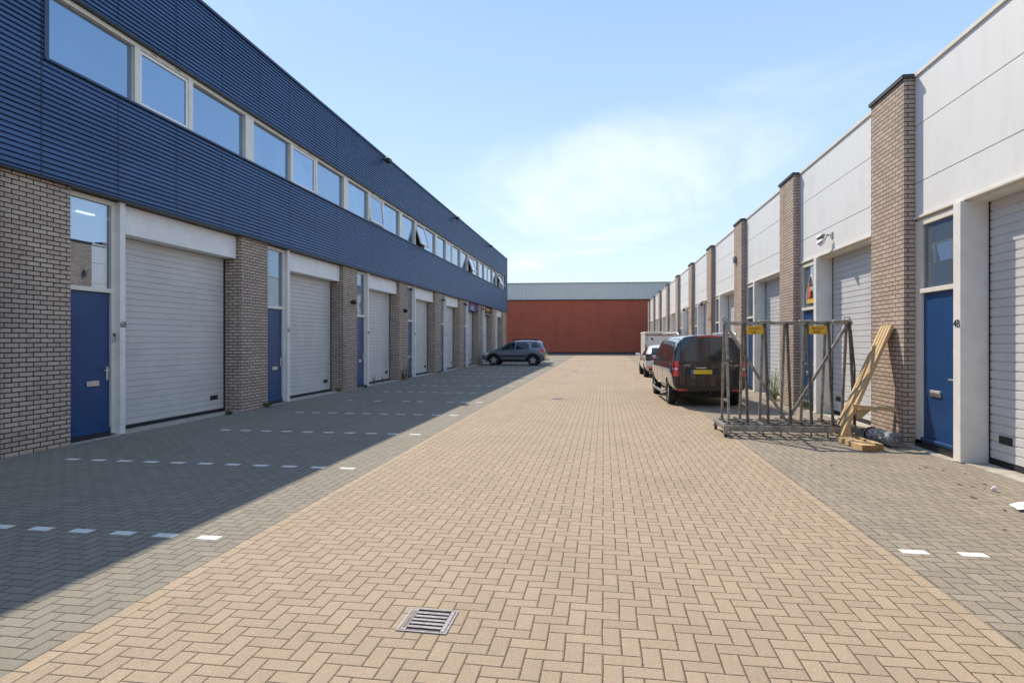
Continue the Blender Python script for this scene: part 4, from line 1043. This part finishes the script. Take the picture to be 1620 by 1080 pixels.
Rw = random.Random(5)
spots = [(-8.6, 12.9, 'tiny green tuft at the right end of the first garage sill'), (-8.58, 21.0, 'tiny green tuft at the foot of the third white post'), (-8.6, 31.2, 'tiny green tuft at the foot of the fifth brick pier'), (4.9, 10.95, 'tiny green tuft beside the foam block at the near right pier'), (4.86, 13.4, 'tiny green tuft on the sill behind the leaning frames')]
for k, (x, y, lab) in enumerate(spots): weed((x, y, 0), Rw.uniform(.06, .12), .09, 10, ('leaf', 'leaf'), lab, 30+k)
M['deadleaf'] = basic('dead_leaf', (.30, .17, .07), .8, var=.35, scale=30); M['paper'] = basic('white_paper', (.80, .80, .82), .7, var=.04)
R = random.Random(11)
def leafobj(x, y, k):
    l = R.uniform(.022, .045); b = MB(); pts = []
    for i in range(8):
        t = i/7; wv = l*.42*math.sin(math.pi*min(1, t*1.02))**.8
        pts.append((t, wv))
    vs = []
    for t, wv in pts:
        z = .006+.35*l*(t-.5)**2*4*.5
        vs += [(l*2*(t-.5), -wv, z+wv*.5), (l*2*(t-.5), 0, z), (l*2*(t-.5), wv, z+wv*.45)]
    fs = []
    for i in range(7): fs += [(i*3, i*3+1, i*3+4, i*3+3), (i*3+1, i*3+2, i*3+5, i*3+4)]
    n = len(vs); vs += [(p[0], p[1], p[2]-.0015) for p in vs]; fs += [tuple(q+n for q in f[::-1]) for f in fs]
    o = b.add(vs, fs).build('dry_leaf', 'deadleaf'); o.location = (x, y, .007); o.rotation_euler = (R.uniform(-.2, .2), 0, R.uniform(0, 6.28))
    tag(o, 'small curled dry leaf lying on the dusty grey paving', 'leaf', 'dry leaves on the right paving')
for k, (x, y) in enumerate(((4.32, 8.95), (4.44, 8.78), (4.18, 8.83), (4.2, 7.95), (4.36, 7.75), (4.28, 7.83), (4.02, 6.82), (4.62, 8.6), (3.6, 6.1), (4.5, 8.0), (3.4, 5.0), (3.92, 6.3), (4.0, 7.3), (3.1, 8.9))): leafobj(x, y, k)
pp = MB(); N_ = 10
for i in range(N_+1):
    for j in range(4):
        x = .42*i/N_; y = -.11+.22*j/3
        pp.v.append((x, y, .012+.045*math.exp(-((x-.12)/.10)**2)*(1-.25*abs(y)/.11)+.012*math.sin(9*x+4*y)**2))
for i in range(N_):
    for j in range(3): pp.f.append((i*4+j, i*4+j+1, (i+1)*4+j+1, (i+1)*4+j))
n = len(pp.v); top = list(pp.f); pp.v += [(a, b_, c_-.003) for a, b_, c_ in pp.v]; pp.f += [tuple(q+n for q in f[::-1]) for f in top]
o = pp.build('paper_sheet', 'paper', None, smooth=True); o.location = (4.14, 6.88, .007); o.rotation_euler = (0, 0, math.radians(-12)); tag(o, 'folded white paper sheet on the paving at the right edge', 'paper')
bm = bmesh.new(); bmesh.ops.create_icosphere(bm, subdivisions=2, radius=.032)
for vtx in bm.verts: vtx.co *= R.uniform(.65, 1.15); vtx.co.z = max(vtx.co.z, -.03)
me = bpy.data.meshes.new('crumpled_paper'); bm.to_mesh(me); bm.free(); me.materials.append(M['paper'])
o = bpy.data.objects.new('crumpled_paper', me); link(o); o.location = (4.41, 7.66, .034); tag(o, 'crumpled white paper ball on the right paving', 'paper ball')
